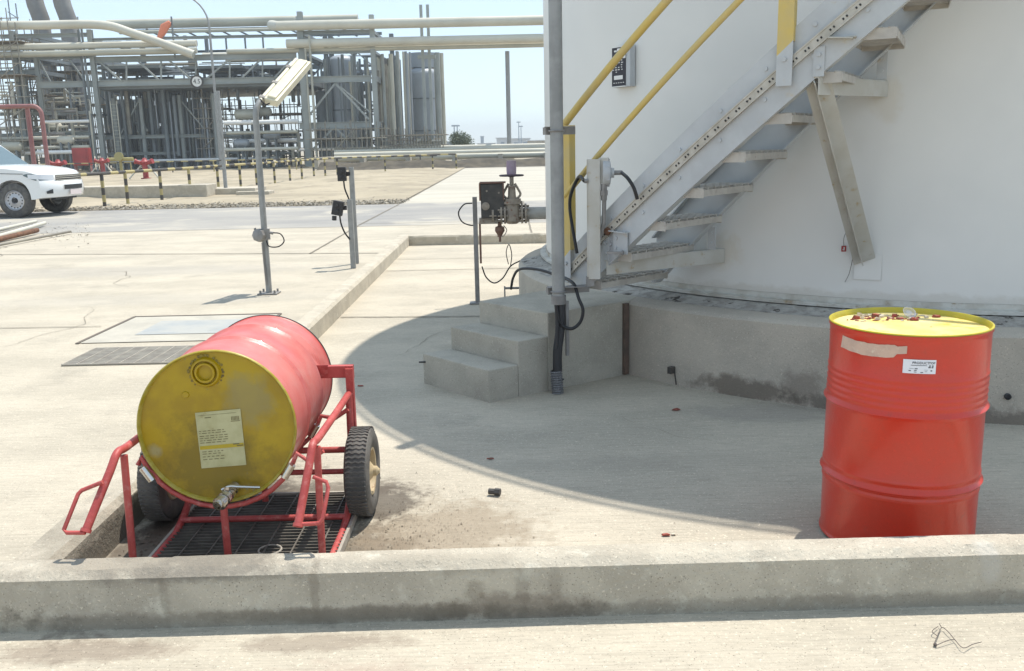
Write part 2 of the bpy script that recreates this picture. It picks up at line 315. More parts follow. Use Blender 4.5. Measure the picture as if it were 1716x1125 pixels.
def crack(x,y,ang,L,wd=.0035,z=.003):
    p=Vector((x,y,0)); n=int(L/.05)+2; Lp=[];Rp=[]
    for i in range(n):
        w2=wd*(1-abs(2*i/(n-1)-1)*.7)*random.uniform(.5,1.2); nn=Vector((-math.sin(ang),math.cos(ang),0)); Lp.append(Vector((p.x,p.y,z))+nn*w2); Rp.append(Vector((p.x,p.y,z))-nn*w2)
        ang+=random.gauss(0,.22); p=p+Vector((math.cos(ang),math.sin(ang),0))*.05
    jt.add(Lp+Rp,[(i,i+1,n+1+i,n+i) for i in range(n-1)])
crack(.2,2.45,.1,1.1,.0012); crack(-4.6,9.6,-.2,2.6,.004); crack(-6.5,12.2,.3,3.,.006); crack(1.2,4.6,2.9,.9,.0014); crack(-.9,6.9,1.2,1.4,.0025); crack(-5.6,7.2,.5,1.6,.003); crack(-1.2,10.4,.1,1.2,.003); crack(-9,14,.1,5,.01)
struct(jt,'paving_joints',mat('joint_dirt',(.20,.18,.145),rough=.95))
# ---- concrete bund kerb
bund=thing('bund_kerb','low concrete kerb with bevelled top edges running round the drum yard','kerb',(-1.75,2.95,0))
def sweep(p,q,prof,n,name,seed=0,chips=True):
    mb=MB(); p=Vector(p);q=Vector(q); d=(q-p); nn=Vector((d.y,-d.x,0)).normalized(); m=len(prof); vs=[];fs=[]
    for i in range(n+1):
        c=p+d*i/n
        for k,(a,z) in enumerate(prof):
            f=noise.noise(Vector((i*d.length/n*3,k*3.1,seed)))*.003+noise.noise(Vector((i*d.length/n*38,k*5.1,seed)))*.0018
            edge=(0<k<m-1); dz=f if edge else 0; ch=0
            if edge and chips and noise.noise(Vector((i*d.length/n*5.3,k*2.,seed+9)))>.45: ch=-.003
            vs.append(c+nn*(a+(f if edge else 0))+Vector((0,0,z+dz+ch)))
    for i in range(n):
        for k in range(m-1): fs.append((i*m+k,(i+1)*m+k,(i+1)*m+k+1,i*m+k+1))
    fs.append(tuple(range(m))); fs.append(tuple(n*m+k for k in range(m))[::-1])
    mb.add(vs,fs); return build(mb,name,KERB,bund,smooth=35)
# near kerb (front face Y~2.87), profile: offset towards camera (nn for p->q +x is (0,-1))
sweep((-1.90,2.9475,0),(4.2,3.02,0),[(.10,-.02),(.10,.182),(.066,.202),(.058,.204),(-.02,.204),(-.03,.19),(-.03,-.02)],600,'kerb_wall',1)
sweep((-1.75,3.04,0),(-1.75,15.15,0),[(.095,-.02),(.09,.14),(.065,.165),(-.06,.165),(-.10,.13),(-.10,-.02)],900,'kerb_wall',2)
sweep((-1.84,15.08,0),(.75,15.0,0),[(.08,-.02),(.08,.13),(.06,.155),(-.06,.155),(-.08,.12),(-.08,-.02)],160,'kerb_wall',3)
# ---- tank
tank=thing('storage_tank','large white cylindrical storage tank on a round concrete plinth','tank',(TC.x,TC.y,.52))
TR=3.55;TH=5.72
t=MB(); t.lathe([(TR,.60),(TR,TH),(TR+.06,TH+.002),(TR+.06,TH+.08),(TR,TH+.082),(0,TH+.35)],(TC.x,TC.y,0),n=220); build(t,'shell',TANKW,tank,smooth=30)
t=MB(); t.lathe([(0,.545),(TR+.06,.545),(TR+.06,.565),(TR+.004,.567),(TR+.004,.60)],(TC.x,TC.y,0),n=220); build(t,'bottom_plate',mat('chime_white',(.60,.59,.54),(.45,.42,.36),8,.6,c3=(.3,.22,.13),s3=(.58,.7),sc3=6),tank,smooth=30)
t=MB()
for z in (2.95,4.6): t.lathe([(TR,z-.006),(TR+.004,z),(TR,z+.006)],(TC.x,TC.y,0),n=160)
build(t,'weld_seam',TANKW,tank,smooth=30)
t=MB()
t.tube([polar(k*3,TR+.02,TH+.30) for k in range(120)],.02,8,closed=True)
for k in range(12): t.tube([polar(k*30+8,TR+.02,TH),polar(k*30+8,TR+.02,TH+.30)],.008,6)
build(t,'roof_railing',YEL,tank,smooth=40)
# crumbly grout ring below the tank
t=MB(); n=700; prof=[(TR+.25,.513),(TR+.20,.519),(TR+.13,.533),(TR+.08,.541),(TR+.03,.532)]; vs=[];fs=[]
for i in range(n):
    th=180+130*i/n
    for k,(rr,z) in enumerate(prof):
        j=noise.noise(Vector((i*.35,k*4,1)))*.02+noise.noise(Vector((i*1.4,k*4,5)))*.01
        vs.append(polar(th,rr+(j if 0<k else 0),z+abs(j)*.3*(k>0)))
for i in range(n-1):
    for k in range(len(prof)-1): fs.append((i*5+k,(i+1)*5+k,(i+1)*5+k+1,i*5+k+1))
t.add(vs,fs); 
plinth=thing('tank_plinth','round grey concrete plinth under the white tank, stained dark along its foot','foundation',(TC.x,TC.y,0))
build(t,'grout_bed',mat('grout',(.46,.44,.40),(.30,.28,.25),16,.95,bump=1.,bscale=60,c3=(.08,.07,.06),s3=(.6,.64),sc3=11),plinth,smooth=50)
PC=Vector((3.72,8.4)); PR=3.645
t=MB(); t.lathe([(3.98,-.02),(3.98,.507),(0,.507)],(TC.x,TC.y,0),n=120,a0=R(-55),a1=R(150)); build(t,'rear_ring',PLINTH,plinth,smooth=30)
t=MB(); t.lathe([(PR,-.02),(PR,.49),(PR-.02,.507),(PR-.04,.512),(0,.512)],(PC.x,PC.y,0),n=240); build(t,'concrete_ring',PLINTH,plinth,smooth=30)
def onring(q,z): d=(Vector((q.x,q.y))-PC).normalized(); return Vector((PC.x+d.x*PR,PC.y+d.y*PR,z)),Vector((d.x,d.y,0))
p,pn=onring(polar(253.25,4.0,0),.16); t=MB(); 
t.lathe([(.0,.012),(.012,.012),(.013,.02),(.018,.016),(.018,0)],p,pn,14); build(t,'drain_spout',BPLA,plinth,smooth=30)
p,pn=onring(polar(224.9,4.02,0),.10); p=p+pn*.02; t=MB(); t.box(p,(.05,.03,.045),.7); t.tube([p+Vector((.02,0,-.02)),p+Vector((.03,-.01,-.10))],.004,6); build(t,'earthing_clip',DARK,plinth)
# nameplate
pp=CY(1045,112,TR+.03); nrm=Vector((pp.x-TC.x,pp.y-TC.y,0)).normalized(); tx=Vector((-nrm.y,nrm.x,0)); 
if tx.x<0: tx=-tx
def plaque(mb,c,wid,hei,off,th=.003): mb.beam(c-tx*wid/2+nrm*off,c+tx*wid/2+nrm*off,th,hei)
c0=pp; M_=MB(); plaque(M_,c0,.205,.285,.0,.05); npl=build(M_,'nameplate_bracket',STAIRW,tank,bevel=.003)
M_=MB(); plaque(M_,c0-tx*.02,.155,.27,.028,.004); np2=build(M_,'nameplate',INK,npl)
M_=MB()
for (dx,dz,ww,hh) in [(-.02,-.075,.10,.028),(-.02,.118,.03,.018),(.045,.085,.03,.06),(-.055,.11,.03,.012)]: plaque(M_,c0+tx*dx+Vector((0,0,dz)),ww,hh,.0315,.002)
for r_ in range(7):
    for q_ in range(4):
        if random.random()<.85: plaque(M_,c0+tx*(-.08+.033*q_+random.uniform(-.003,.003))+Vector((0,0,.06-.016*r_)),random.uniform(.012,.024),.006,.0315,.002)
for q_ in range(5): plaque(M_,c0+tx*(-.07+.027*q_)+Vector((0,0,-.112)),.012,.006,.0315,.002)
build(M_,'printed_rows',WHT,np2)
M_=MB()
for dz in (.138,-.138): M_.beam(c0-tx*.10+nrm*.028+Vector((0,0,dz)),c0+tx*.062+nrm*.028+Vector((0,0,dz)),.008,.006)
build(M_,'plate_edge',WHT,npl)
# nozzle and tank side pipe, gate valve
VY=9.26
noz=MB(); pz=.905
noz.tube([(.17,VY,pz),(.62,VY,pz)],.062,20); build(noz,'nozzle',mat('nozzle_grey',(.38,.37,.34),(.33,.31,.28),9,.6),tank,smooth=40)
val=thing('gate_valve','dusty rising-stem gate valve with black handwheel and purple stem cover beside the tank','valve',(.06,VY,.72))
def flange(mb,x,r=.095,w=.02,nb=8,cz=pz):
    mb.lathe([(0,0),(r,0),(r,w),(0,w)],(x,VY,cz),(1,0,0),24)
    for k in range(nb):
        a=2*PI*k/nb+.2; c=Vector((x,VY+math.cos(a)*r*.8,cz+math.sin(a)*r*.8)); mb.tube([c+Vector((-.025,0,0)),c+Vector((w+.025,0,0))],.009,6)
for x,r_ in ((.155,.10),(.118,.10),(-.055,.10),(-.09,.10),(-.175,.085)): m_=MB(); flange(m_,x,r_); build(m_,'flange',VALM,val,smooth=30)
m_=MB(); m_.tube([(.17,VY,pz),(-.04,VY,pz)],.055,16); m_.lathe([(.05,-.10),(.085,-.07),(.088,.0),(.08,.09),(.075,.10),(.105,.10),(.105,.125),(.09,.125),(.09,.15),(.05,.15),(.04,.18),(.036,.26),(.05,.262),(.05,.28),(.02,.28)],(.03,VY,pz),n=20)
build(m_,'valve_body',VALM,val,smooth=30)
m_=MB(); 
for s in (-1,1): m_.tube(curve([(.03+s*.04,VY,pz+.14),(.03+s*.085,VY,pz+.19),(.03+s*.06,VY,pz+.25),(.03+s*.03,VY,pz+.30)]),.012,8)
m_.tube([(.03,VY,pz+.2),(.03,VY,pz+.42)],.022,10); build(m_,'yoke',VALM,val,smooth=40)
m_=MB(); hz=1.285; m_.tube([(.03+.115*math.cos(k*PI/16),VY+.115*math.sin(k*PI/16),hz) for k in range(32)],.009,8,closed=True)
for k in range(5): a=k*2*PI/5; m_.tube([(.03,VY,hz),(.03+.11*math.cos(a),VY+.11*math.sin(a),hz)],.007,6)
m_.lathe([(.03,-.015),(.03,.015)],(.03,VY,hz),n=12); build(m_,'handwheel',mat('wheel_dark',(.06,.04,.05),rough=.6),val,smooth=40)
m_=MB(); m_.lathe([(.0,.01),(.046,.01),(.05,.06),(.047,.13),(.05,.145),(.0,.147)],(.03,VY,hz),n=16); build(m_,'stem_cover',PURP,val,smooth=40)
m_=MB(); m_.tube([(-.155,VY,pz),(-.09,VY,pz)],.052,16); m_.lathe([(.02,0),(.02,-.06),(.045,-.07),(.05,-.11),(.025,-.15),(.025,-.17),(.012,-.172),(.012,-.22),(0,-.22)],(-.10,VY,pz-.06),n=12); build(m_,'drain_fitting',RUSTV,val,smooth=30)
m_=MB(); m_.tube(curve([(-.06,VY-.01,.79),(-.03,VY-.01,.74),(-.07,VY-.02,.68),(-.12,VY-.01,.70)]),.005,6); build(m_,'seal_chain',VALM,val)
# valve side stand with junction box
st=thing('instrument_stand','slim steel stand carrying a dark enclosure and looped cable left of the gate valve','stand',(-.34,VY,0))
m_=MB(); bx=-.345; m_.box((bx,VY,.54),(.045,.04,1.08)); m_.box((bx,VY-.0,.006),(.16,.14,.012)); build(m_,'post',DGALV,st,bevel=.003)
m_=MB(); m_.box((bx+.045,VY,.62),(.02,.03,.42)); build(m_,'perforated_strip',RUSTV,st)
m_=MB(); m_.box((-.165,VY,1.04),(.235,.14,.34)); build(m_,'enclosure',DARK,st,bevel=.008)
m_=MB(); m_.box((-.16,VY,1.22),(.26,.16,.014)); m_.box((-.29,VY,1.13),(.014,.15,.17)); m_.box((-.055,VY,1.13),(.012,.15,.17)); build(m_,'rain_hood',RUSTV,st)
m_=MB(); m_.lathe([(0,0),(.04,0),(.04,.012),(.02,.018),(0,.018)],(-.235,VY-.07,.99),(0,-1,0),20); m_.lathe([(.03,0),(.03,.0)],(-.235,VY-.09,.99),(0,-1,0),8)
for a in ((-.235,.99),(-.10,1.12),(-.22,1.14),(-.09,.93)): m_.lathe([(0,.006),(.01,.006),(.01,0)],(a[0],VY-.071,a[1]),(0,-1,0),8)
build(m_,'gauge_cover',VALM,st,smooth=30)
m_=MB(); m_.box((-.21,VY,.84),(.19,.08,.06)); build(m_,'mounting_foot',VALM,st,bevel=.004)
m_=MB(); m_.tube(curve([(-.37,VY-.02,1.02),(-.45,VY-.02,1.01),(-.51,VY-.02,.93),(-.48,VY-.02,.84),(-.40,VY-.01,.80),(-.33,VY-.01,.80)]),.007,8); build(m_,'cable',BLACK,st,smooth=60)
m_=MB(); m_.tube(curve([(-.29,VY-.03,.38),(-.25,VY-.03,.27),(-.17,VY-.04,.21),(-.08,VY-.04,.26),(.0,VY-.06,.38),(.1,VY-.1,.44)]),.007,8)
m_.tube(curve([(-.02,VY-.06,.4),(-.04,VY-.05,.52),(-.01,VY-.05,.60),(.015,VY-.06,.5),(.0,VY-.06,.38)]),.005,6); solo(m_,'hose_line',BLACK,'thin black cable looping from the instrument stand to the plinth','cable',(-.2,VY,.2),smooth=60)
m_=MB(); m_.tube([(-.06,8.6,.0),(-.06,8.6,.27)],.008,6); m_.tube([(-.06,8.6,.25),(.16,8.6,.25)],.012,6); m_.lathe([(.0,.03),(.02,.03),(.02,0)],(-.06,8.6,0),n=10); solo(m_,'drain_stub',DGALV,'small horizontal drain stub on a thin leg by the plinth edge','pipe',(-.06,8.6,0))
# ---- concrete steps
Ac=Vector((-.152,5.553)); dd=Vector((.826,.564)); ww=Vector((-.659,.752))
def SP(t,s): p=Ac+dd*t+ww*s; return (p.x,p.y)
steps=thing('concrete_steps','three grey concrete steps leading up to a platform against the plinth','steps',(Ac.x,Ac.y,0))
W_=.70
for (t0,t1,z0,z1) in ((0,.2265,-.02,.207),(.228,.4655,-.02,.362),(.467,1.30,-.02,.515)):
    m_=MB(); nlen=12
    m_.prism([SP(t0,0),SP(t1,0),SP(t1,W_),SP(t0,W_)] if t0<.4 else [SP(t0,0),SP(1.17,0),SP(1.35,.1),SP(1.35,W_+.1),SP(t0,W_)],z0,z1); build(m_,'step' if t0<.4 else 'platform',STEPC,steps,bevel=.007)
m_=MB(); q=SP(1.128,-.006); m_.box((q[0],q[1],.254),(.042,.03,.50),.6); build(m_,'joint_strip',mat('old_joint_filler',(.15,.10,.075),(.10,.075,.06),14,.9),steps)
m_=MB(); q=SP(-.01,W_-.02); m_.tube([(q[0]-.03,q[1],.15),(q[0]+.02,q[1],.15)],.006,6); q2=SP(.02,W_+.004); build(m_,'reinforcing_stub',BLACK,steps)
# ---- steel stairs wound round the tank
stair=thing('steel_stairway','dusty white steel stairway with grating treads winding up the tank side','stairway',(.47,5.95,.515))
def low(th): return .99+.0640*(th-224.8)
def helix(mb,rad,th0,th1,zlo,zhi,th_,n=60,foot=None,flip=1):
    vs=[];fs=[]
    for i in range(n+1):
        t=th0+(th1-th0)*i/n
        a=zlo(t); b=zhi(t)
        if foot: a=max(a,foot)
        for rr in (rad,rad+th_): vs+= [polar(t,rr,a),polar(t,rr,max(b,a+.01))]
    for i in range(n):
        k=i*4; fs+=[(k,k+1,k+5,k+4),(k+2,k+6,k+7,k+3),(k+1,k+3,k+7,k+5),(k,k+4,k+6,k+2)]
    fs+=[(0,2,3,1),(n*4,n*4+1,n*4+3,n*4+2)]; mb.add(vs,fs); return mb
m_=MB(); helix(m_,4.42,217.6,262,low,lambda t:low(t)+.36,.012,80,.62)
for e in (0,.348): helix(m_,4.36,219.5,262,lambda t:max(low(t)+e,.62),lambda t:max(low(t)+e,.62)+.012,.06,80)
outer=build(m_,'outer_stringer',STAIRW,stair,smooth=40)
ti=lambda t:.62+.0640*(t-219.8)
m_=MB(); helix(m_,3.70,219.2,262,ti,lambda t:ti(t)+.36,.012,80,.62)
for e in (0,.348): helix(m_,3.712,219.2,262,lambda t:max(ti(t)+e,.62),lambda t:max(ti(t)+e,.62)+.012,.05,80)
build(m_,'inner_stringer',STAIRW,stair,smooth=40)
m_=MB()
for th in np.arange(221.5,262,3.25):
    for (dz,) in ((.12,),(.28,)):
        p=polar(th+1,4.432,low(th+1)+dz); nn=(p-Vector((TC.x,TC.y,p.z))).normalized(); m_.lathe([(.0,.009),(.012,.009),(.012,0)],p,nn,6)
build(m_,'stringer_bolt',STAIRW,outer)
for k in range(13):
    th=219.3+3.25*k; z=.705+.202*k; m_=MB(); hw=1.75
    # sheet tread with serrated grating top
    r0,r1=3.73,4.40
    for sgn in (-1,1):
        m_.beam(polar(th+sgn*hw,r0,z-.022),polar(th+sgn*hw,r1,z-.022),.006,.038)
    for e in (0,1):
        rr=(r0+.005,r1-.005)[e]; m_.beam(polar(th-hw,rr,z-.022),polar(th+hw,rr,z-.022),.006,.055)
    nb=15
    for i in range(nb):
        rr=r0+(r1-r0)*(i+.5)/nb; m_.beam(polar(th-hw,rr,z-.012+(.010 if i%2 else 0)),polar(th+hw,rr,z-.012+(.010 if i%2 else 0)),.010,.026)
    for j in range(5):
        t=th-hw+2*hw*(j+.5)/5; pts=[polar(t+(.16 if i%2 else -.16),r0+(r1-r0)*i/30,z+.006) for i in range(31)]
        m_.tube(pts,.005,4)
    tr_=build(m_,'tread',TREADM,stair)
    m_=MB()
    for rr in (3.80,3.86):
        c_=polar(th-hw-.05,rr,z-.02); e_=polar(th-hw-.05,rr+.035,z-.02); m_.beam(c_,e_,.006,.016)
    build(m_,'bolt_slot',RUST,tr_)
# cable tray (perforated channel) on outer stringer
m_=MB(); zt=lambda t:(.808+.0625*(t-218.61)) if t<236 else (.808+.0625*(236-218.61)+.0615*(t-236))
helix(m_,4.447,217.4,262,lambda t:zt(t)-.030,lambda t:zt(t)+.030,.004,80)
helix(m_,4.435,217.4,262,lambda t:zt(t)+.026,lambda t:zt(t)+.030,.02,80); helix(m_,4.435,217.4,262,lambda t:zt(t)-.030,lambda t:zt(t)-.026,.02,80)
tray=tag(build(m_,'cable_tray',TRAYM,None,(.35,5.95,.8),smooth=40),'perforated metal cable channel fixed along the outer face of the stairway','cable tray')
m_=MB()
for i in range(60):
    th=218+i*.78; 
    for s in (-.11,.11):
        p=polar(th+s,4.4525,zt(th+s)); q=polar(th+s+.09,4.4525,zt(th+s+.09)); m_.beam(p,q,.003,.011)
build(m_,'slot_hole',BLACK,tray)
# yellow rails and posts
zr=lambda t:1.70+.0628*(t-217.3); zm=lambda t:1.345+.0665*(t-219.0)
hr=[polar(t,4.45,zr(t)) for t in np.arange(217.1,262,1.)]
m_=MB(); m_.tube(hr,.024,12); build(m_,'handrail',YEL,stair,smooth=50)
m_=MB(); m_.tube([polar(t,4.46,zm(t)) for t in np.arange(217.6,262,1.)],.019,10); build(m_,'mid_rail',YEL,stair,smooth=50)
def sp(th,zb,zs,zt_,mu=0.0):
    a=th
    m_=MB(); 
    m_.slot(0); c=polar(a,4.468,0)
    def ang(z0,z1,tilt):
        x=Vector((-math.sin(R(a)),math.cos(R(a)),0)); x=-x if x.x<0 else x; n_=Vector((math.cos(R(a)),math.sin(R(a)),0))
        hw=.042
        vs=[]
        for (s,nn) in ((-hw,0),(hw,0),(hw,.005),(-hw,.005)):
            b=c+x*s-n_*nn; zz0=z0+ (tilt*s if z0!=zb else 0); zz1=z1+(tilt*s if z1==zs else 0); vs+= [Vector((b.x,b.y,zz0)),Vector((b.x,b.y,zz1))]
        m_.add(vs,[(0,1,3,2),(2,3,5,4),(4,5,7,6),(6,7,1,0),(0,2,4,6),(1,7,5,3)])
        vs=[]
        for (s,nn) in ((hw-.005,.005),(hw,.005),(hw,.05),(hw-.005,.05)):
            b=c+x*s-n_*nn; zz0=z0+(tilt*s if z0!=zb else 0); zz1=z1+(tilt*s if z1==zs else 0); vs+=[Vector((b.x,b.y,zz0)),Vector((b.x,b.y,zz1))]
        if z0>=zs: m_.add(vs,[(0,1,3,2),(2,3,5,4),(4,5,7,6),(6,7,1,0),(0,2,4,6),(1,7,5,3)])
    ang(zb,zs,.9); m_.slot(1); ang(zs,zt_,.9)
    o=build(m_,'rail_post',[STAIRW,YEL],stair)
    m_=MB(); nn=Vector((math.cos(R(a)),math.sin(R(a)),0))
    for dz in (.055,.12): 
        if dz<.1: m_.lathe([(0,.012),(.013,.012),(.013,0)],c+Vector((0,0,zs-dz)),nn,6)
    build(m_,'post_bolt',STAIRW,o); return o
sp(217.75,.72,.87,1.70); sp(236.9,1.86,2.05,2.98); sp(256,3.05,3.2,4.15)
# brackets: horizontal angle from stringer to tank wall, plus leg
def bracket(thA,zA,thB,leg=None):
    m_=MB(); a=polar(thA,4.43,zA); b=polar(thB,TR,zA+.01)
    m_.beam(a+Vector((0,0,-.004)),b+Vector((0,0,-.004)),.07,.008); off=(b-a).normalized().cross(Vector((0,0,1)))
    if off.y>0: off=-off
    m_.beam(a+off*.035+Vector((0,0,-.05)),b+off*.035+Vector((0,0,-.05)),.006,.085)
    br=build(m_,'support_bracket',BRKM,stair)
    m_=MB(); m_.beam(b+Vector((0,0,-.09)),b+Vector((0,0,.03)),.15,.004,up=(b.x-TC.x,b.y-TC.y,0)); build(m_,'wall_pad',TANKW,br)
    for (th,rr,dz) in ((thA+.4,4.437,.075),(thB+.2,3.69,.09)):
        m_=MB(); p=polar(th,rr,zA+dz); x=Vector((-math.sin(R(th)),math.cos(R(th)),0)); nn=Vector((math.cos(R(th)),math.sin(R(th)),0)); m_.beam(p-x*.028,p+x*.028,.01,.15)
        for z_ in (.035,-.03): m_.lathe([(0,.012),(.011,.012),(.011,0)],p+nn*.005+Vector((0,0,z_)),nn,6)
        build(m_,'bolted_plate',STAIRW,br)
    if leg:
        m_=MB(); e=CY(leg[0],leg[1],TR+.02); s=a+(b-a)*.06+Vector((0,0,-.012)); x=(b-a).normalized()
        m_.beam(s,e,.13,.006,up=(-.3,-.9,.2)); m_.beam(s-x*.047,e-x*.047,.006,.075,up=(-.3,-.9,.2)); build(m_,'diagonal_leg',BRKM,br)
        m_=MB(); e2=CY(leg[0]+5,leg[1]+12,TR+.006); nn=Vector((e2.x-TC.x,e2.y-TC.y,0)).normalized(); m_.beam(e2+Vector((0,0,-.07)),e2+Vector((0,0,.09)),.16,.006,up=nn); build(m_,'foot_pad',TANKW,br)
bracket(221.7,.86,225.9); bracket(238.7,1.90,241.8,(1449,438))
m_=MB(); b=CY(1432,382,TR+.12); 
ringp=[b+Vector((.05*math.cos(k*PI/10),-.02,.05*math.sin(k*PI/10))) for k in range(20)]; m_.tube(ringp,.0018,5,closed=True)
m_.tube(curve([ringp[10],CY(1414,400,TR+.06),CY(1414,412,TR+.05)]),.0015,5); m_.tube(curve([ringp[12],CY(1430,420,TR+.06),CY(1424,455,TR+.03),CY(1416,473,TR+.02)]),.0018,5)
sg=thing('wire_seal_tag','thin wire ring with a small red tag hanging from the diagonal stair leg','tag',tuple(CY(1414,412,TR+.05)))
build(m_,'wire',TWIG,sg)
c=CY(1414,417,TR+.05); m_=MB(); m_.box(c,(.028,.008,.036)); build(m_,'tag_body',FRED,sg); m_=MB(); m_.box(c+Vector((0,-.005,.0)),(.006,.003,.02)); m_.box(c+Vector((-.003,-.005,-.006)),(.012,.003,.004)); build(m_,'printed_digit',WHT,sg)
# ---- conduit pole in front of platform
pole=thing('conduit_pole','tall grey conduit pole rising past the platform edge, cable hose entering at its foot','pole',(.30,5.76,0))
PX,PY=.302,5.755
m_=MB(); m_.tube([(PX,PY,.62),(PX,PY,3.4)],.041,16); build(m_,'pole_tube',GALV,pole,smooth=50)
m_=MB(); m_.tube([(PX,PY,.585),(PX,PY,.64)],.048,16); build(m_,'end_sleeve',DGALV,pole,smooth=50)
m_=MB(); m_.tube(curve([(PX+.01,PY,.62),(PX+.012,PY-.0,.45),(PX-.01,PY-.01,.28),(PX-.012,PY-.01,.14)]),.030,12); m_.tube(curve([(PX-.018,PY-.03,.62),(PX-.012,PY-.035,.45),(PX-.02,PY-.04,.3)]),.012,8); build(m_,'cable_bundle',BPLA,pole,smooth=50)
m_=MB(); prof=[]
for i in range(20): prof+=[(.034 if i%2 else .041,i*.0078)]
m_.lathe(prof,(PX-.012,PY-.01,.0),(-.06,.0,1),18); build(m_,'corrugated_sleeve',mat('ribbed_sleeve',(.10,.10,.105),(.2,.2,.2),90,.5),pole,smooth=20)
m_=MB(); m_.box((PX+.055,PY+.02,.42),(.02,.02,.36),.3); build(m_,'flat_strap',DGALV,pole)
m_=MB(); m_.tube([(PX-.055,PY-.012,.09),(PX+.03,PY-.012,.09)],.005,6); build(m_,'hose_clip',BLACK,pole)
def clamp(z,l,r_,dy=.0):
    m_=MB(); m_.beam((PX-l,PY+.055-dy,z),(PX+r_,PY+.055+dy*3,z),.04,.045); m_.beam((PX-l,PY+.03,z+.024),(PX+r_,PY+.03,z+.024),.06,.004); m_.tube(arc((PX,PY,z),(1,0,0),(0,-1,0),.046,0,PI),.006,6)
    build(m_,'pole_clamp',DGALV,pole)
clamp(1.665,.075,.115,.02); clamp(.665,.07,.20,.02)
# JB stand
js=thing('junction_box_stand','pale perforated channel stand with a round junction box in front of the lower stairs','stand',(.52,5.67,.75))
JX,JY=.525,5.675
m_=MB(); m_.box((JX,JY,1.12),(.075,.012,.74),-.25); m_.box((JX+.034,JY+.02,1.12),(.01,.04,.74),-.25); m_.box((JX-.036,JY+.03,1.12),(.01,.04,.74),-.25); build(m_,'channel_post',BRKM,js,bevel=.003)
m_=MB(); m_.box((JX+.06,JY+.012,1.42),(.06,.03,.155),-.25); build(m_,'mounting_plate',BRKM,js,bevel=.003)
cb=Vector((JX+.085,JY+.02,1.405)); ax_=Vector((.97,-.1,0)).normalized()
m_=MB(); m_.lathe([(0,-.03),(.07,-.03),(.078,-.025),(.078,.0),(.070,.016),(.03,.022),(.03,.04),(0,.04)],cb,ax_,26)
for k in range(6): a=k*PI/3; m_.lathe([(0,.012),(.008,.012),(.008,-.01)],cb+Vector((0,0,math.cos(a)*.078))+ax_.cross(Vector((0,0,1)))*math.sin(a)*.071,ax_,6)
jb=build(m_,'junction_box',STAIRW,js,smooth=30)
m_=MB(); m_.tube([cb+ax_*.025,cb+ax_*.09],.014,8); m_.tube([(JX-.04,JY-.0,1.36),(JX-.06,JY,1.36)],.014,8); m_.tube([(JX+.06,JY,1.34),(JX+.06,JY,1.24)],.019,8); m_.tube([(JX+.06,JY,1.30),(JX+.06,JY,1.27)],.026,6); m_.tube([(JX+.062,JY,1.24),(JX+.06,JY+.01,1.10),(JX+.035,JY+.02,1.0)],.013,8); build(m_,'cable_gland',DGALV,js,smooth=30)
m_=MB(); m_.tube(curve([(JX-.06,JY,1.36),CY(970,297,4.5),CY(957,325,4.5),CY(955,350,4.5),CY(960,385,4.5),CY(967,425,4.5)]),.011,8); solo(m_,'flexible_cable',BLACK,'black cable arching left off the junction box stand down to the tray','cable',(JX-.1,JY,1.2),'black flexible cables on the stairway',smooth=60)
m_=MB(); m_.tube(curve([cb+ax_*.085,CY(1052,299,4.5),CY(1062,315,4.5),CY(1068,334,4.48)]),.011,8); solo(m_,'flexible_cable',BLACK,'short black cable curving right from the round junction box onto the tray','cable',tuple(cb),'black flexible cables on the stairway',smooth=60)
m_=MB(); m_.tube(curve([CY(947,466,4.5),CY(962,477,4.55),(.43,5.74,.62),(.455,5.72,.55),(.44,5.72,.475),(.39,5.72,.43),(.335,5.725,.44),(.30,5.72,.49),(.285,5.72,.58)]),.011,8); solo(m_,'flexible_cable',BLACK,'black cable hanging in a wide loop beside the platform corner','cable',(.4,5.72,.5),'black flexible cables on the stairway',smooth=60)
m_=MB(); m_.tube(curve([(.0,6.9,.51),(.02,6.75,.62),(.07,6.6,.70),(.2,6.4,.72),(.33,6.2,.70)]),.010,8); solo(m_,'flexible_cable',BLACK,'black cable bending down behind the conduit pole onto the plinth','cable',(.0,6.9,.51),'black flexible cables on the stairway',smooth=60)
m_=MB(); m_.box((1.03*0+.50,5.70,.735),(.05,.03,.06)); p=CY(1042,424,4.47); m_.beam(p-Vector((.09,-.03,0)),p,.02,.014); m_.lathe([(0,.01),(.016,.01),(.016,0)],p,(1,-.5,0),8); build(m_,'tray_bracket',DGALV,js)
m_=MB(); p=CY(1018,388,4.46); m_.lathe([(0,.012),(.02,.012),(.026,.0)],p,(-.6,-.8,0),12); build(m_,'rusty_nut',RUST,js)
m_=MB(); p=CY(1050,392,4.46); m_.beam(p-Vector((.05,-.05,0)),p+Vector((.05,-.05,.0)),.05,.045); 
m_=MB(); p=CY(1040,408,4.445); x=Vector((-math.sin(R(224)),math.cos(R(224)),0)); x=-x; m_.beam(p-x*.055,p+x*.055,.008,.13); m_.beam(p-x*.06+Vector((0,0,.068)),p+x*.075+Vector((0,0,.075)),.06,.006)
for (a,b_) in ((.03,.03),(.035,-.03)): m_.lathe([(0,.012),(.011,.012),(.011,0)],p+x*a+Vector((0,0,b_)),(-.7,-.7,0),8)
build(m_,'tray_support_plate',STAIRW,stair)
m_=MB(); p=CY(1408,62,4.47); m_.beam(p+Vector((-.05,.03,.0)),p+Vector((.06,-.02,-.01)),.06,.006); m_.beam(p+Vector((.05,-.02,-.0)),p+Vector((.085,.10,-.03)),.05,.006); build(m_,'tray_support_clip',BRKM,stair)

exec_rest=True
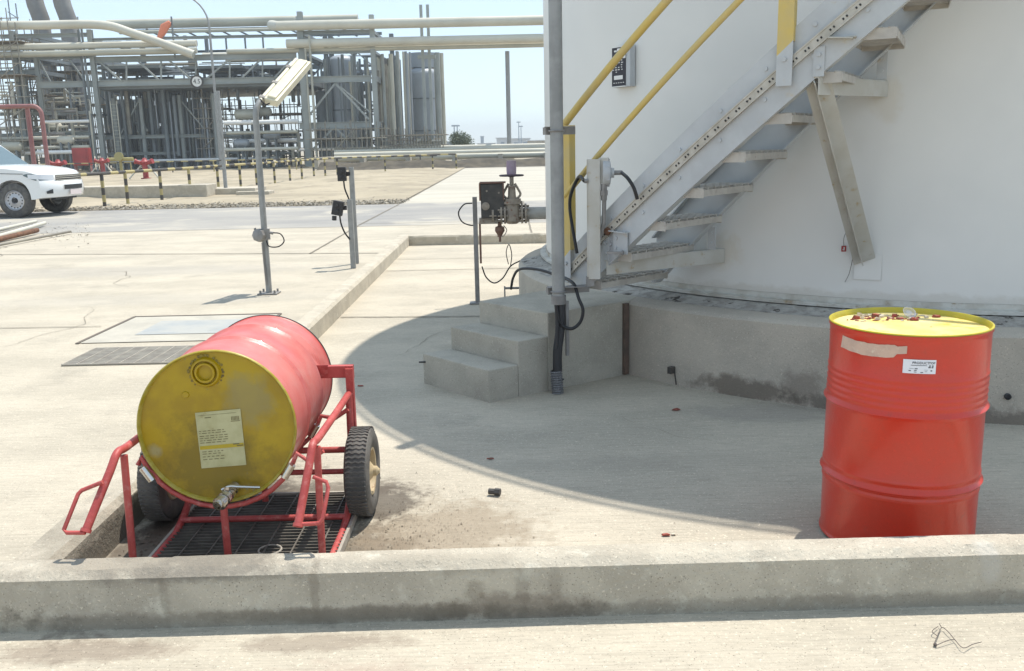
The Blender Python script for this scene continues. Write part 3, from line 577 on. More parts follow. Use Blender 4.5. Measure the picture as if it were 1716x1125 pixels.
# ================= DRUMS ================================================
def drum_body(mb,o,ax,L=.88,r=.2915,n=120,near_beads=True):
    prof=[(r,.006),(r+.005,.008),(r+.005,.012),(r+.001,.016),(r,.03)]
    h=.03
    def bead(c,d,w): return [(r,c-w),(r+d*.6,c-w*.5),(r+d,c),(r+d*.6,c+w*.5),(r,c+w)]
    beads=[(.275,.012,.016),(.572,.012,.016)]
    small=[.24,.31,.245]+[.605,.63,.655,.68,.705]
    allb=sorted([(c,d,w) for c,d,w in beads]+[(c,.0035,.011) for c in small])
    for c,d,w_ in allb: prof+=bead(c,d,w_)
    prof+=[(r,L-.03),(r+.001,L-.016),(r+.005,L-.012),(r+.005,L-.002),(r,L-.002),(r-.005,L-.018)]
    k0=len(mb.v); mb.lathe(prof,o,ax,n); a_=Vector(ax).normalized(); o_=Vector(o)
    for i in range(k0,len(mb.v)):   # small dents
        p=mb.v[i]; h_=(p-o_).dot(a_); rad=p-o_-a_*h_
        if rad.length>.2 and .04<h_<L-.04:
            q_=rad.normalized()*2.2+Vector((0,0,h_*5)); d_=noise.noise(q_)*.0022-max(0,noise.noise(q_*1.7+Vector((7,1,3)))-.42)*.02
            mb.v[i]=p+rad.normalized()*d_
# standing drum
SD=Vector((1.553,3.495,0))
dr=thing('oil_drum','upright glossy red steel drum with a sunlit yellow lid behind the front kerb','drum',tuple(SD))
m_=MB(); drum_body(m_,SD,(0,0,1)); body=build(m_,'drum_shell',RED,dr,smooth=50)
m_=MB(); m_.lathe([(0,.862),(.2,.8625),(.2845,.862)],SD,n=64); lid=build(m_,'lid',LIDS,dr,smooth=50)
m_=MB(); m_.lathe([(.2835,.862),(.2855,.878),(.290,.8845),(.2968,.8835),(.2972,.8795)],SD,n=96); build(m_,'rim',CHIMY,dr,smooth=60)
def wrap(vs,ang0,z0,rr,c=SD): # x to angle around the drum, y to height
    return [Vector((c.x+(rr+v.z)*math.cos(ang0+v.x/rr),c.y+(rr+v.z)*math.sin(ang0+v.x/rr),z0+v.y)) for v in vs]
def drum_ang(u,v):
    d=ray(u,v); a=d[0]**2+d[1]**2; b=-2*(d[0]*SD.x+d[1]*SD.y); k=SD.x**2+SD.y**2-.293**2; t=(-b-math.sqrt(b*b-4*a*k))/(2*a); P=Vector(O3+d*t); return math.atan2(P.y-SD.y,P.x-SD.x),P.z
def curved_patch(pts2,rr,nx=20):
    (x0,x1)=(min(p[0] for p in pts2),max(p[0] for p in pts2))
    return None
a1,z1=drum_ang(1541,615); lw,lh=.112,.052
m_=MB(); vs=[];nx=12
for i in range(nx+1):
    for j in (0,1): vs.append(Vector((-lw/2+lw*i/nx,-lh/2+lh*j,.0)))
m_.add(wrap(vs,a1,z1,.2932),[(2*i,2*i+2,2*i+3,2*i+1) for i in range(nx)]); lab=build(m_,'paper_label',WLAB,body,smooth=60)
m_=MB(); vs,fs=text_mesh('PRODUCT',.0125); m_.add(wrap([v+Vector((.004,.014,0)) for v in vs],a1,z1,.2941),fs); vs,fs=text_mesh('TOP',.0115); m_.add(wrap([v+Vector((.042,.014,0)) for v in vs],a1,z1,.2941),fs)
def mk(x,y,w_,h_): vs=[Vector((x+w_*i/3,y+h_*j,0)) for i in range(4) for j in (0,1)]; m_.add(wrap(vs,a1,z1,.2940),[(2*i,2*i+2,2*i+3,2*i+1) for i in range(3)])
for (x,y,w_,h_) in ((-.03,.004,.055,.0018),(.032,.002,.006,.004),(.042,.002,.006,.004),(.03,-.004,.008,.004),(.041,-.004,.006,.004),(-.034,-.008,.015,.001),(-.016,-.009,.010,.003),(-.036,-.017,.008,.003),(-.018,-.015,.009,.0025),(-.018,-.021,.009,.002),(.004,-.022,.009,.0025),(.016,-.012,.012,.001),(.018,-.018,.009,.0012),(.038,-.016,.006,.004)): mk(x,y,w_,h_)
lab2=build(m_,'printing',INK,body)
m_=MB(); aL,zL=drum_ang(1412,572); aR,zR=drum_ang(1520,588); N=24; vs=[]
for i in range(N+1):
    f=i/N; a=aL+(aR-aL)*f; hh=.024+.003*noise.noise(Vector((f*9,1,1)))
    if f>.86: hh*=.72
    zc=zL+(zR-zL)*f-.010*math.sin(f*PI); dx=-.03 if i==0 else 0
    up=zc+hh+.002*noise.noise(Vector((f*25,3,1))); dn=zc-hh-.006*f*0
    if f>.86: dn+=.006
    vs+=[Vector((SD.x+.2936*math.cos(a),SD.y+.2936*math.sin(a),up)),Vector((SD.x+.2936*math.cos(a+dx),SD.y+.2936*math.sin(a+dx),dn))]
m_.add(vs,[(2*i,2*i+2,2*i+3,2*i+1) for i in range(N)]); build(m_,'masking_tape_strip',TAPE,body,smooth=60)
m_=MB()   # faint hand marks under tape
# debris on lid
dz=.8635
def chip(c,s,m,nm,label,grp=None,cat='debris',h=.3):
    m_=MB(); k=6; top=[];bot=[]
    for i in range(k):
        a=2*PI*i/k+random.uniform(-.3,.3); rr=s*random.uniform(.5,1.1); e=(rr*math.cos(a)*1.5,rr*math.sin(a)*.7)
        bot.append(Vector(c)+Vector((e[0],e[1],0))); top.append(Vector(c)+Vector((e[0]*.8,e[1]*.8,s*h*random.uniform(.5,1.3))))
    m_.add(bot+top,[tuple(range(k))[::-1],tuple(range(k,2*k))]+[(i,(i+1)%k,k+(i+1)%k,k+i) for i in range(k)])
    return solo(m_,nm,m,label,cat,tuple(c),grp)
lidpts=[(1429,536,.009,0),(1437,538,.007,0),(1449,538,.006,1),(1456,535,.008,0),(1463,534,.006,0),(1474,529,.007,0),(1487,537,.006,0),(1497,538,.005,1),(1503,529,.008,0),(1516,535,.006,0),(1522,537,.005,0),(1539,533,.006,0),(1434,535,.014,0),(1440,531,.010,1),(1446,534,.012,0),(1452,531,.010,0),(1459,529,.012,1),(1466,531,.014,0),(1478,532,.012,1),(1484,530,.008,1),(1492,533,.016,0),(1500,531,.013,0),(1508,535,.016,0),(1471,536,.010,1),(1480,538,.007,1),(1512,538,.009,1),(1528,537,.012,0),(1534,528,.008,1),(1546,529,.010,1),(1570,532,.013,0),(1420,537,.004,0),(1495,561,.012,0),(1560,548,.004,0)]
random.seed(77); lidpts+=[(random.uniform(1430,1555),random.gauss(533,2.6),random.uniform(.004,.011),random.random()<.3) for _ in range(22)]
for i,(u,v,s,kk) in enumerate(lidpts):
    c=G(u,v,dz); lb=('rusty red paint chip lying in the debris on the upright drum lid','pale flake lying in the debris on the upright drum lid')[kk]
    if i in (29,): lb='lone rusty chip near the right back rim of the yellow lid'
    if i==31: lb='red chip near the front rim of the yellow lid'
    chip(c,s,(DEB,DEB2)[kk],('paint_chip','pale_flake')[kk],lb,None if i in(29,31) else ('rusty chips on the lid','pale flakes on the lid')[kk],h=random.choice((.25,.4,.9)))
c=G(1522,531,dz); m_=MB(); m_.lathe([(.0,.0),(.02,.0),(.024,.008),(.027,.010),(.024,.0105)],c+Vector((0,0,.014)),(.1,-.7,.8),20); m_.lathe([(.0,.004),(.012,.004)],c+Vector((0,0,.014)),(.1,-.7,.8),12)
solo(m_,'plastic_cap',CUPM,'clear round plastic cap tipped among the debris on the yellow lid','cap',tuple(c),smooth=40)
# lying drum
LC=Vector((-1.121,3.305,.568)); RCc=Vector((-1.150,4.15,.540)); ax=(RCc-LC).normalized(); back=LC+ax*.88
ld=thing('oil_drum','faded red steel drum lying on the red trolley with its yellow lid facing out','drum',(LC.x,LC.y+.4,.28))
m_=MB(); drum_body(m_,LC,ax); sh=build(m_,'drum_shell',PINK,ld,smooth=50)
m_=MB(); m_.lathe([(0,.014),(.2,.0135),(.2865,.014)],LC,ax,64); ll=build(m_,'lid',LIDY,ld,smooth=50)
m_=MB(); m_.lathe([(.2860,.015),(.2895,.001),(.2935,-.003),(.2975,-.001),(.2985,.006),(.292,.010)],LC,ax,96); build(m_,'rim',mat('worn_yellow_rim',(.36,.28,.02),(.44,.36,.08),25,.4),ld,smooth=60)
m_=MB(); m_.lathe([(0,.862),(.284,.862)],LC,ax,48); build(m_,'base_disc',PINK,ld)
m_=MB(); m_.lathe([(.2985,.868),(.2995,.874),(.2985,.881),(.288,.882)],LC,ax,96); build(m_,'back_rim',BPLA,ld,smooth=60)
def LP(u,v,off=0.):  # point on lying lid plane
    d=Vector(ray(u,v)); n_=-ax; p0=LC+ax*.013; t=(p0-Vector(O3)).dot(n_)/d.dot(n_); return Vector(O3)+d*t+n_*off
m_=MB(); c=LP(345,624); m_.lathe([(.058,0),(.052,.014),(.046,.016),(.043,.004),(.039,.004),(.037,.020),(.030,.020),(.028,.006),(.018,.008),(0,.008)],c,-ax,32); bun=build(m_,'bung',LIDY,ll,smooth=40)
m_=MB()
for k in range(34): a=k*2*PI/34+random.uniform(-.07,.07); x=ax.cross(Vector((0,0,1))).normalized(); m_.lathe([(0,.001),(random.uniform(.002,.006),.001),(.006,0)],c+x*math.cos(a)*random.uniform(.058,.066)+Vector((0,0,1))*math.sin(a)*random.uniform(.058,.066),-ax,5)
build(m_,'crimp_ring',mat('grimy_yellow',(.13,.09,.02),(.3,.22,.03),60,.5),bun)
m_=MB(); m_.lathe([(.014,0),(.012,.004),(0,.004)],LP(311,662),-ax,16); build(m_,'small_plug',LIDY,ll,smooth=40)
q=[LP(*p,off=.002) for p in ((327,692),(403,685),(413,779),(338,785))]
m_=MB(); m_.poly(q); lb=build(m_,'paper_label',PAPER,ll)
def LQ(a,b,off=.003): return q[0]*(1-a)*(1-b)+q[1]*a*(1-b)+q[2]*a*b+q[3]*(1-a)*b-ax*(off-.002)
m_=MB()
def bar(a0,a1,b0,b1): m_.poly([LQ(a0,b0),LQ(a1,b0),LQ(a1,b1),LQ(a0,b1)])
random.seed(3)
for k in range(6): bar(.78+.03*k,.795+.03*k,.12,.19)
bar(.2,.34,.095,.11); bar(.76,.97,.20,.21); bar(.05,.9,.055,.06)
for b in (.33,.37,.42,.46,.50,.54):
    a=.04
    while a<.62: w_=random.uniform(.03,.12); bar(a,min(a+w_,.66),b,b+.012); a+=w_+.03
for b in (.70,.74,.79,.84): 
    a=.06
    while a<.5: w_=random.uniform(.03,.10); bar(a,a+w_,b,b+.012); a+=w_+.04
bar(.76,.9,.60,.62); bar(.84,.98,.63,.65)
build(m_,'printing',mat('faded_ink',(.16,.13,.05),rough=.7),lb)
m_=MB(); bar(.02,.99,.60,.66); 
m2=MB(); m2.poly([LQ(.02,.60,.0027),LQ(.99,.60,.0027),LQ(.99,.665,.0027),LQ(.02,.665,.0027)]); build(m2,'yellow_band',mat('band_yellow',(.45,.33,.02),rough=.6),lb)
# tap
tp=LP(395,815); tapd=(-ax*.75+Vector((-.28,0,-.25))).normalized()
m_=MB(); m_.lathe([(.0,.0),(.022,.0),(.022,.02),(.016,.022),(.016,.035),(.024,.036),(.024,.05),(.019,.052),(.019,.062),(.026,.063),(.026,.078),(.02,.08),(.02,.092),(.027,.094),(.027,.112),(.019,.114),(.019,.125),(.012,.125),(.012,.10),(0,.10)],tp,tapd,20); tap=build(m_,'tap',CHROME,ld,smooth=30)
h0=tp+tapd*.055+Vector((0,0,.028)); m_=MB(); m_.tube([tp+tapd*.055,h0],.008,8); m_.tube(curve([h0+Vector((-.02,0,-.006)),h0+Vector((.01,0,.006)),h0+Vector((.04,.01,.0)),h0+Vector((.115,.03,-.012))],5),.006,8); m_.lathe([(0,.006),(.013,.006),(.013,-.004),(0,-.004)],h0,n=8); build(m_,'tap_lever',CHROME,tap,smooth=40)
# ================= TROLLEY ==============================================
tr=thing('drum_trolley','red tubular two-wheeled drum trolley standing over a drain grate','trolley',(-1.07,3.6,0))
XR,XL=-.725,-1.43; YF=3.16; YB=3.88; 
def rail(sx,endu,endv,bu,bv,tu,tv):
    X=XR if sx>0 else XL
    e=D(endu,endv,3.17); b=D(bu,bv,3.27); t=Vector((X,YB,.53)); b.x=X
    m_=MB(); m_.tube(curve([e,e+(b-e)*.8,b+Vector((0,.02,.012)),b+(t-b)*.15+Vector((0,0,.006)),b+(t-b)*.6,t],6),.0148,14); o=build(m_,'side_rail',TROL,tr,smooth=50); return e,b,t,o
eR,bR,tR,oR=rail(1,499,883,525,753,583,662); eL,bL,tL,oL=rail(-1,143,892,190,768,0,0)
for (u1,e,b,pts,o) in ((1,eR,bR,[(524,799),(547,808),(550,818),(541,868),(535,877),(503,879)],oR),(-1,eL,bL,[(172,808),(137,822),(131,828),(107,888),(112,893),(143,893)],oL)):
    P=[]; 
    for i,(u,v) in enumerate(pts): P.append(D(u,v,[3.21,3.22,3.21,3.18,3.175,3.172][i]))
    m_=MB(); m_.tube(P,.0075,8); m_.lathe([(0,.0),(.0185,.0),(.0185,-.012)],e,(e-b).normalized(),12); build(m_,'hand_guard',TROL,o,smooth=50)
for (X,b) in ((XR,bR),(XL,bL)):
    m_=MB(); m_.tube([(X+.005,b.y+.06,b.z-.01),(X,YF,.02)],.0135,12); build(m_,'leg',TROL,tr,smooth=50)
    m_=MB(); m_.tube(curve([(X,YF-.01,.022),(X,YF+.25,.022),(X,3.62,.03),(X,3.78,.10),(X,3.86,.22),(X,YB,.40),(X,YB+.01,.53)],6),.0155,12); build(m_,'skid_tube',TROL,tr,smooth=50)
m_=MB(); m_.beam((XR+.005,YB+.03,.22),(XR+.005,YB+.03,.64),.032,.032); m_.beam((XL-.005,YB+.03,.22),(XL-.005,YB+.03,.64),.032,.032); m_.beam((XL,YB+.06,.62),(XR+.02,YB+.06,.62),.006,.06); m_.beam((XR-.09,YB+.045,.625),(XR+.02,YB+.045,.625),.03,.05); build(m_,'back_frame',TROL,tr)
m_=MB(); m_.tube([(XL,3.66,.05),(XR,3.66,.05)],.0135,12); m_.tube([(XL,YB,.275),(XR,YB,.275)],.0145,12); build(m_,'cross_tube',TROL,tr,smooth=50)
xm=LC.x
for yy,nm in ((3.30,0),(3.85,1)):
    pc=LC+ax*(yy-LC.y)
    m_=MB(); pts=[Vector((XL,yy,.43)),Vector((XL+.06,yy,.40))]
    for a in np.linspace(200,340,14): pts.append(Vector((pc.x+.315*math.cos(R(a)),yy,pc.z+.315*math.sin(R(a)))))
    pts+= [Vector((XR-.06,yy,.43)),Vector((XR,yy,.47))]
    pts.sort(key=lambda p:p.x); m_.tube(pts,.010,10); build(m_,'cradle_bar',TROL,tr,smooth=50)
    m_=MB()
    for a in (212,328):
        c=Vector((pc.x+.314*math.cos(R(a)),yy-.03,pc.z+.314*math.sin(R(a)))); tdir=Vector((-math.sin(R(a)),0,math.cos(R(a))))
        m_.tube([c-tdir*.03,c+tdir*.03],.014,12)
    build(m_,'roller',CHROME,tr,smooth=40)
for y_c in (3.30,3.86): m_=MB(); m_.tube([(xm,y_c,.25),(xm,y_c,.02 if y_c<3.5 else .05)],.014,10); build(m_,'centre_prop',TROL,tr,smooth=50)
# wheels
def wheel(X,side):
    c=Vector((X,3.82,.195)); m_=MB(); r0=.195; hw=.05
    m_.lathe([(.105,-hw+.012),(.12,-hw),(.165,-hw-.004),(.186,-hw+.006),(.192,-hw+.02),(.193,0),(.192,hw-.02),(.186,hw-.006),(.165,hw+.004),(.12,hw),(.105,hw-.012)],c,(1,0,0),60)
    nb=58
    for k in range(nb):
        a=2*PI*k/nb
        for j in range(6):
            x0=-hw+.008+j*(2*hw-.016)/6; x1=x0+(2*hw-.016)/6; da=(.028 if j%2 else -.028)
            P=[]
            for (x,aa) in ((x0,a-da/2),(x1,a+da/2)):
                for rr in (.190,.1965):
                    for s in (-.020,.020): P.append(c+Vector((x,math.cos(aa+s)*rr,math.sin(aa+s)*rr)))
            m_.add(P,[(0,1,3,2),(4,6,7,5),(2,3,7,6),(0,2,6,4),(1,5,7,3)])
    w_=build(m_,'wheel',TYRE,tr,smooth=35)
    m_=MB(); sd=side
    m_.lathe([(.108,sd*(hw-.014)),(.104,sd*(hw-.004)),(.094,sd*(hw-.006)),(.088,sd*(hw-.03)),(.045,sd*(hw-.02)),(.022,sd*(hw+.0)),(.022,sd*(hw+.014)),(.012,sd*(hw+.022)),(.010,sd*(hw+.026)),(0,sd*(hw+.026))],c,(1,0,0),40)
    m_.lathe([(.108,-sd*(hw-.014)),(.09,-sd*(hw-.01)),(.05,-sd*(hw-.03)),(.03,-sd*(hw)),(0,-sd*hw)],c,(1,0,0),32)
    build(m_,'rim',RIMM,w_,smooth=35)
wheel(-.672,1); wheel(-1.545,1)
m_=MB(); m_.tube([(-1.545,3.82,.195),(-.672,3.82,.195)],.012,10); build(m_,'axle',TROL,tr)
# ================= drain grates =========================================
def grate(x0,x1,y0,y1,name,label,alongx=True,sp_=.030,z=.003,th=.006,h=.022,cross=.11,pit=None,bars=None):
    t=thing(name,label,'drain grate',((x0+x1)/2,(y0+y1)/2,0))
    m_=MB(); m_.sheet(x0,x1,y0,y1,z); build(m_,'drain_pit',pit or PITM,t)
    m_=MB(); n=int((y1-y0)/sp_)
    for i in range(n+1):
        y=y0+i*sp_; m_.box(((x0+x1)/2,y,z+h/2+.002),(x1-x0,th,h))
    k=int((x1-x0)/cross)
    for i in range(k+1): m_.box((x0+i*cross,(y0+y1)/2,z+h+.001),(.006,y1-y0,.006))
    build(m_,'bars',bars or GRATEM,t)
    m_=MB(); 
    for (a,b_) in (((x0,y0),(x1,y0)),((x0,y1),(x1,y1)),((x0,y0),(x0,y1)),((x1,y0),(x1,y1))): m_.beam((a[0],a[1],z+h*.6),(b_[0],b_[1],z+h*.6),.012,h+.006)
    build(m_,'grate_frame',GRATEM,t); return t
g1=grate(-1.44,-.70,3.06,3.98,'drain_grate','long steel drain grate beneath the drum trolley',th=.005,h=.03,bars=mat('shadowed_grate',(.17,.155,.13),(.10,.09,.075),10,.7,.2))  # bars coloured darker to carry the drum's shadow
m_=MB(); m_.tube([(-.98+.045*math.cos(k*PI/8),3.38+.045*math.sin(k*PI/8),.034) for k in range(16)],.004,6,closed=True); build(m_,'lifting_ring',GRATEM,g1)
grate(-3.46,-2.35,6.83,7.42,'drain_grate','small steel drain grate set in open paving left of the trolley',sp_=.034,th=.015,z=.002,h=.006,pit=mat('pale_pit_shade',(.13,.12,.10),rough=.9))  # flat sheet under the bars; milder pit shade painted into its colour
m_=MB(); m_.sheet(-3.70,-2.30,7.66,8.86,.003); cv=thing('access_cover','pale concrete access cover with a blue-grey steel plate in the paving','cover',(-3,8.2,0)); build(m_,'cover_slab',mat('cover_concrete',(.455,.43,.365),(.38,.36,.31),3,.85,speck=.4),cv)
m_=MB()
for (a,b_) in (((-3.72,7.64),(-3.72,8.88)),((-3.72,8.88),(-2.28,8.88)),((-2.28,8.88),(-2.28,7.64))): m_.beam((a[0],a[1],.004),(b_[0],b_[1],.004),.03,.006)
build(m_,'cover_gap',mat('gap_dirt',(.15,.13,.11),rough=1.),cv)
m_=MB(); m_.sheet(-3.35,-2.5,7.95,8.6,.007,1,1); build(m_,'steel_plate',PLATE,cv)
# ================= small lamp ===========================================
def fixture():
    L0=Vector((-2.73,10.2,0)); t=thing('lamp_post','short grey post with tilted twin-tube light fitting beyond the trolley','lamp',tuple(L0))
    m_=MB(); m_.box((L0.x,L0.y,.006),(.22,.2,.012)); 
    for a in (-1,1):
        for b in (-1,1): m_.tube([(L0.x+a*.08,L0.y+b*.07,.0),(L0.x+a*.08,L0.y+b*.07,.045)],.012,6)
    build(m_,'base_plate',DGALV,t)
    top=Vector((-2.72,10.2,2.03)); tip=Vector((-2.42,11.0,2.60))
    bend=[Vector((L0.x,L0.y,.01)),Vector((L0.x,L0.y,1.9)),Vector((-2.725,10.2,1.98)),Vector((-2.715,10.22,2.05)),Vector((-2.69,10.28,2.11)),tip]
    m_=MB(); m_.tube(bend[:2],.034,14); m_.tube(bend[1:5],.032,14); build(m_,'post_tube',GALV,t,smooth=40)
    m_=MB(); m_.tube(bend[4:],.026,12); build(m_,'arm_tube',CREAM,t,smooth=40)
    d=(tip-bend[4]).normalized(); side=Vector((.9,-.2,-.25)); side=(side-d*side.dot(d)).normalized(); up=d.cross(side)
    if up.z<0: up=-up
    c0=bend[4]+d*.02+side*.115; c1=tip+side*.115-d*.02
    M=Matrix((side,d,up)).transposed(); L=(c1-c0).length
    m_=MB(); m_.box((c0+c1)/2,(.155,L,.075),M=M); m_.box((c0+c1)/2+up*.045,(.10,L*.94,.03),M=M); h=build(m_,'light_housing',CREAM,t,bevel=.012)
    m_=MB(); m_.box((c0+c1)/2-up*.045,(.13,L*.95,.03),M=M); build(m_,'diffuser',LENS,h,bevel=.01)
    m_=MB()
    for f in (.06,.4,.78): p=bend[4]+(tip-bend[4])*f; m_.beam(p-side*.03+up*.0,p+side*.06,.04,.062,up=up)
    build(m_,'fitting_clamp',DGALV,h)
    m_=MB(); m_.tube(curve([c0-d*.02,c0-d*.05-side*.04,bend[4]-side*.0+up*.03]),.008,6); build(m_,'supply_cable',BLACK,h)
    m_=MB(); c=Vector((L0.x-.045,L0.y-.03,.66)); m_.lathe([(0,-.06),(.07,-.055),(.075,.0),(.07,.05),(.05,.06),(0,.06)],c,(-.3,-1,.1),8); m_.box((L0.x,L0.y-.01,.67),(.12,.07,.12),.2)
    m_.tube([(L0.x-.02,L0.y-.05,.58),(L0.x-.01,L0.y-.05,.1)],.011,8); m_.tube([(L0.x+.06,L0.y-.02,.69),(L0.x+.10,L0.y-.02,.68)],.018,8); m_.tube([(L0.x-.08,L0.y-.03,.70),(L0.x-.1,L0.y-.03,.74)],.014,8); build(m_,'junction_box',DGALV,t,smooth=30)
    m_=MB(); m_.tube(curve([(L0.x+.09,L0.y-.02,.685),(L0.x+.18,L0.y-.02,.67),(L0.x+.215,L0.y-.02,.59),(L0.x+.15,L0.y-.02,.53),(L0.x+.05,L0.y-.03,.535),(L0.x+.02,L0.y-.03,.60)]),.007,8); build(m_,'cable_loop',BLACK,t,smooth=60)
fixture()
# two control posts
for (name,label,P0,topz,bz,bw,bh,tilt) in (('control_post','taller grey channel post with a small black control box near its top',(-2.16,12.75),1.33,1.24,.115,.19,0),('control_post','shorter grey channel post with a tilted black push-button box at its top',(-2.12,12.25),.92,.81,.14,.19,.22)):
    x,y=P0; t=thing(name,label,'control post',(x,y,0),group='control posts by the kerb')
    m_=MB(); m_.box((x,y,topz/2),(.066,.02,topz)); m_.box((x-.029,y+.02,topz/2),(.008,.04,topz)); m_.box((x+.029,y+.02,topz/2),(.008,.04,topz)); build(m_,'channel',GALV,t,bevel=.003)
    m_=MB(); cx=x-.125-.03*(tilt>0); m_.box((cx,y-.02,bz),(bw,.09,bh),M=Matrix.Rotation(tilt,3,'Y')); m_.tube([(cx,y-.06,bz+.03),(cx,y-.09,bz+.03)],.02,10); m_.tube([(cx,y-.06,bz-.04),(cx,y-.09,bz-.04)],.02,10); m_.box((cx+.085,y,bz),(.06,.02,.06))
    if tilt: m_.tube([(cx-.05,y-.04,bz-.10),(cx-.055,y-.04,bz-.16)],.032,10)
    build(m_,'control_box',BPLA,t,bevel=.006)
    m_=MB(); m_.tube(curve([(cx+.02,y-.03,bz-.09),(cx+.03,y-.03,bz-.2),(cx+.07,y-.03,bz-.32),(x-.02,y-.025,bz-.42)]),.011,8); build(m_,'cable',BLACK,t,smooth=60)
# ground debris
for (u,v,s,mm,lb,nm) in ((1133,687,.028,DEB,'dark red chip on shaded paving before the plinth','paint_chip'),(823,769,.02,DEB,'small red chip on the shadow edge in mid yard','paint_chip'),(604,647,.022,DEB,'red scrap with a wire end lying right of the trolley top','paint_chip'),(1117,897,.022,DEB,'red fragment beside a pale one close behind the front kerb','paint_chip'),(1129,896,.016,DEB2,'pale fragment beside a red one close behind the front kerb','pale_flake'),(707,606,.008,BPLA,'tiny black stub at the left edge of the lowest step','stub')):
    chip(G(u,v,.001),s*.8,mm,nm,lb,h=.35)
m_=MB(); c=G(829,822,.022); m_.tube([c+Vector((-.028,.006,-.006)),c+Vector((.02,-.006,-.006))],.014,10); m_.tube([c+Vector((.0,0,-.006)),c+Vector((.026,-.008,-.006))],.017,6); solo(m_,'pipe_fitting',DARK,'dark pipe fitting lying on sunlit paving in mid yard','fitting',tuple(c),smooth=30)
m_=MB()
for pts in ([(1565,1080),(1571,1066),(1578,1052),(1588,1058),(1600,1072),(1614,1086),(1630,1080),(1645,1076)],[(1571,1066),(1562,1058),(1572,1050)],[(1568,1082),(1590,1073),(1600,1072)],[(1578,1052),(1574,1045)]): m_.tube(curve([G(u,v,.006+.004*(i%2)) for i,(u,v) in enumerate(pts)],4),.0013,5)
m_.lathe([(0,.01),(.006,.006),(.006,0)],G(1567,1082),n=6); solo(m_,'dry_twig',TWIG,'thin dry branching twig on paving before the front kerb','twig',tuple(G(1590,1070)))
m_=MB(); random.seed(11)
def stone(x,y,s):
    c=Vector((x,y,0)); vs=[c+Vector((s*math.cos(a)*random.uniform(.6,1),s*math.sin(a)*random.uniform(.6,1),0)) for a in (0,1.3,2.5,3.8,5.)]+[c+Vector((0,0,s*random.uniform(.4,.9)))]
    m_.add(vs,[(i,(i+1)%5,5) for i in range(5)])
for i in range(2600): x=random.gauss(-.45,.22); y=random.gauss(3.5,.35); (stone(x,y,random.uniform(.0008,.0035)*(1 if random.random()<.93 else 2)) if y>3.07 and x>-.9 else None)
for i in range(220): x=random.gauss(-1.55,.06); y=random.gauss(3.9,.5); stone(x,y,random.uniform(.003,.010)) if -1.62<x and y>3.07 else None
for i in range(500): x=random.uniform(-1.6,4); y=random.uniform(3.1,6); stone(x,y,random.uniform(.0015,.005))
for i in range(260): x=random.uniform(-1.6,2.2); y=random.uniform(2.2,2.86); stone(x,y,random.uniform(.001,.0035))
for i in range(260): th=random.uniform(222,262); p=Vector((PC.x+(PR+.02+abs(random.gauss(0,.03)))*math.cos(R(th)),PC.y+(PR+.02+abs(random.gauss(0,.03)))*math.sin(R(th)),0)); stone(p.x,p.y,random.uniform(.003,.009))
o=build(m_,'grit',GRVL,None,(0,0,0)); o.data.materials[0]=YARD; tag(o,'fine grit and crumbs of stone scattered over the concrete paving','grit',kind='stuff')
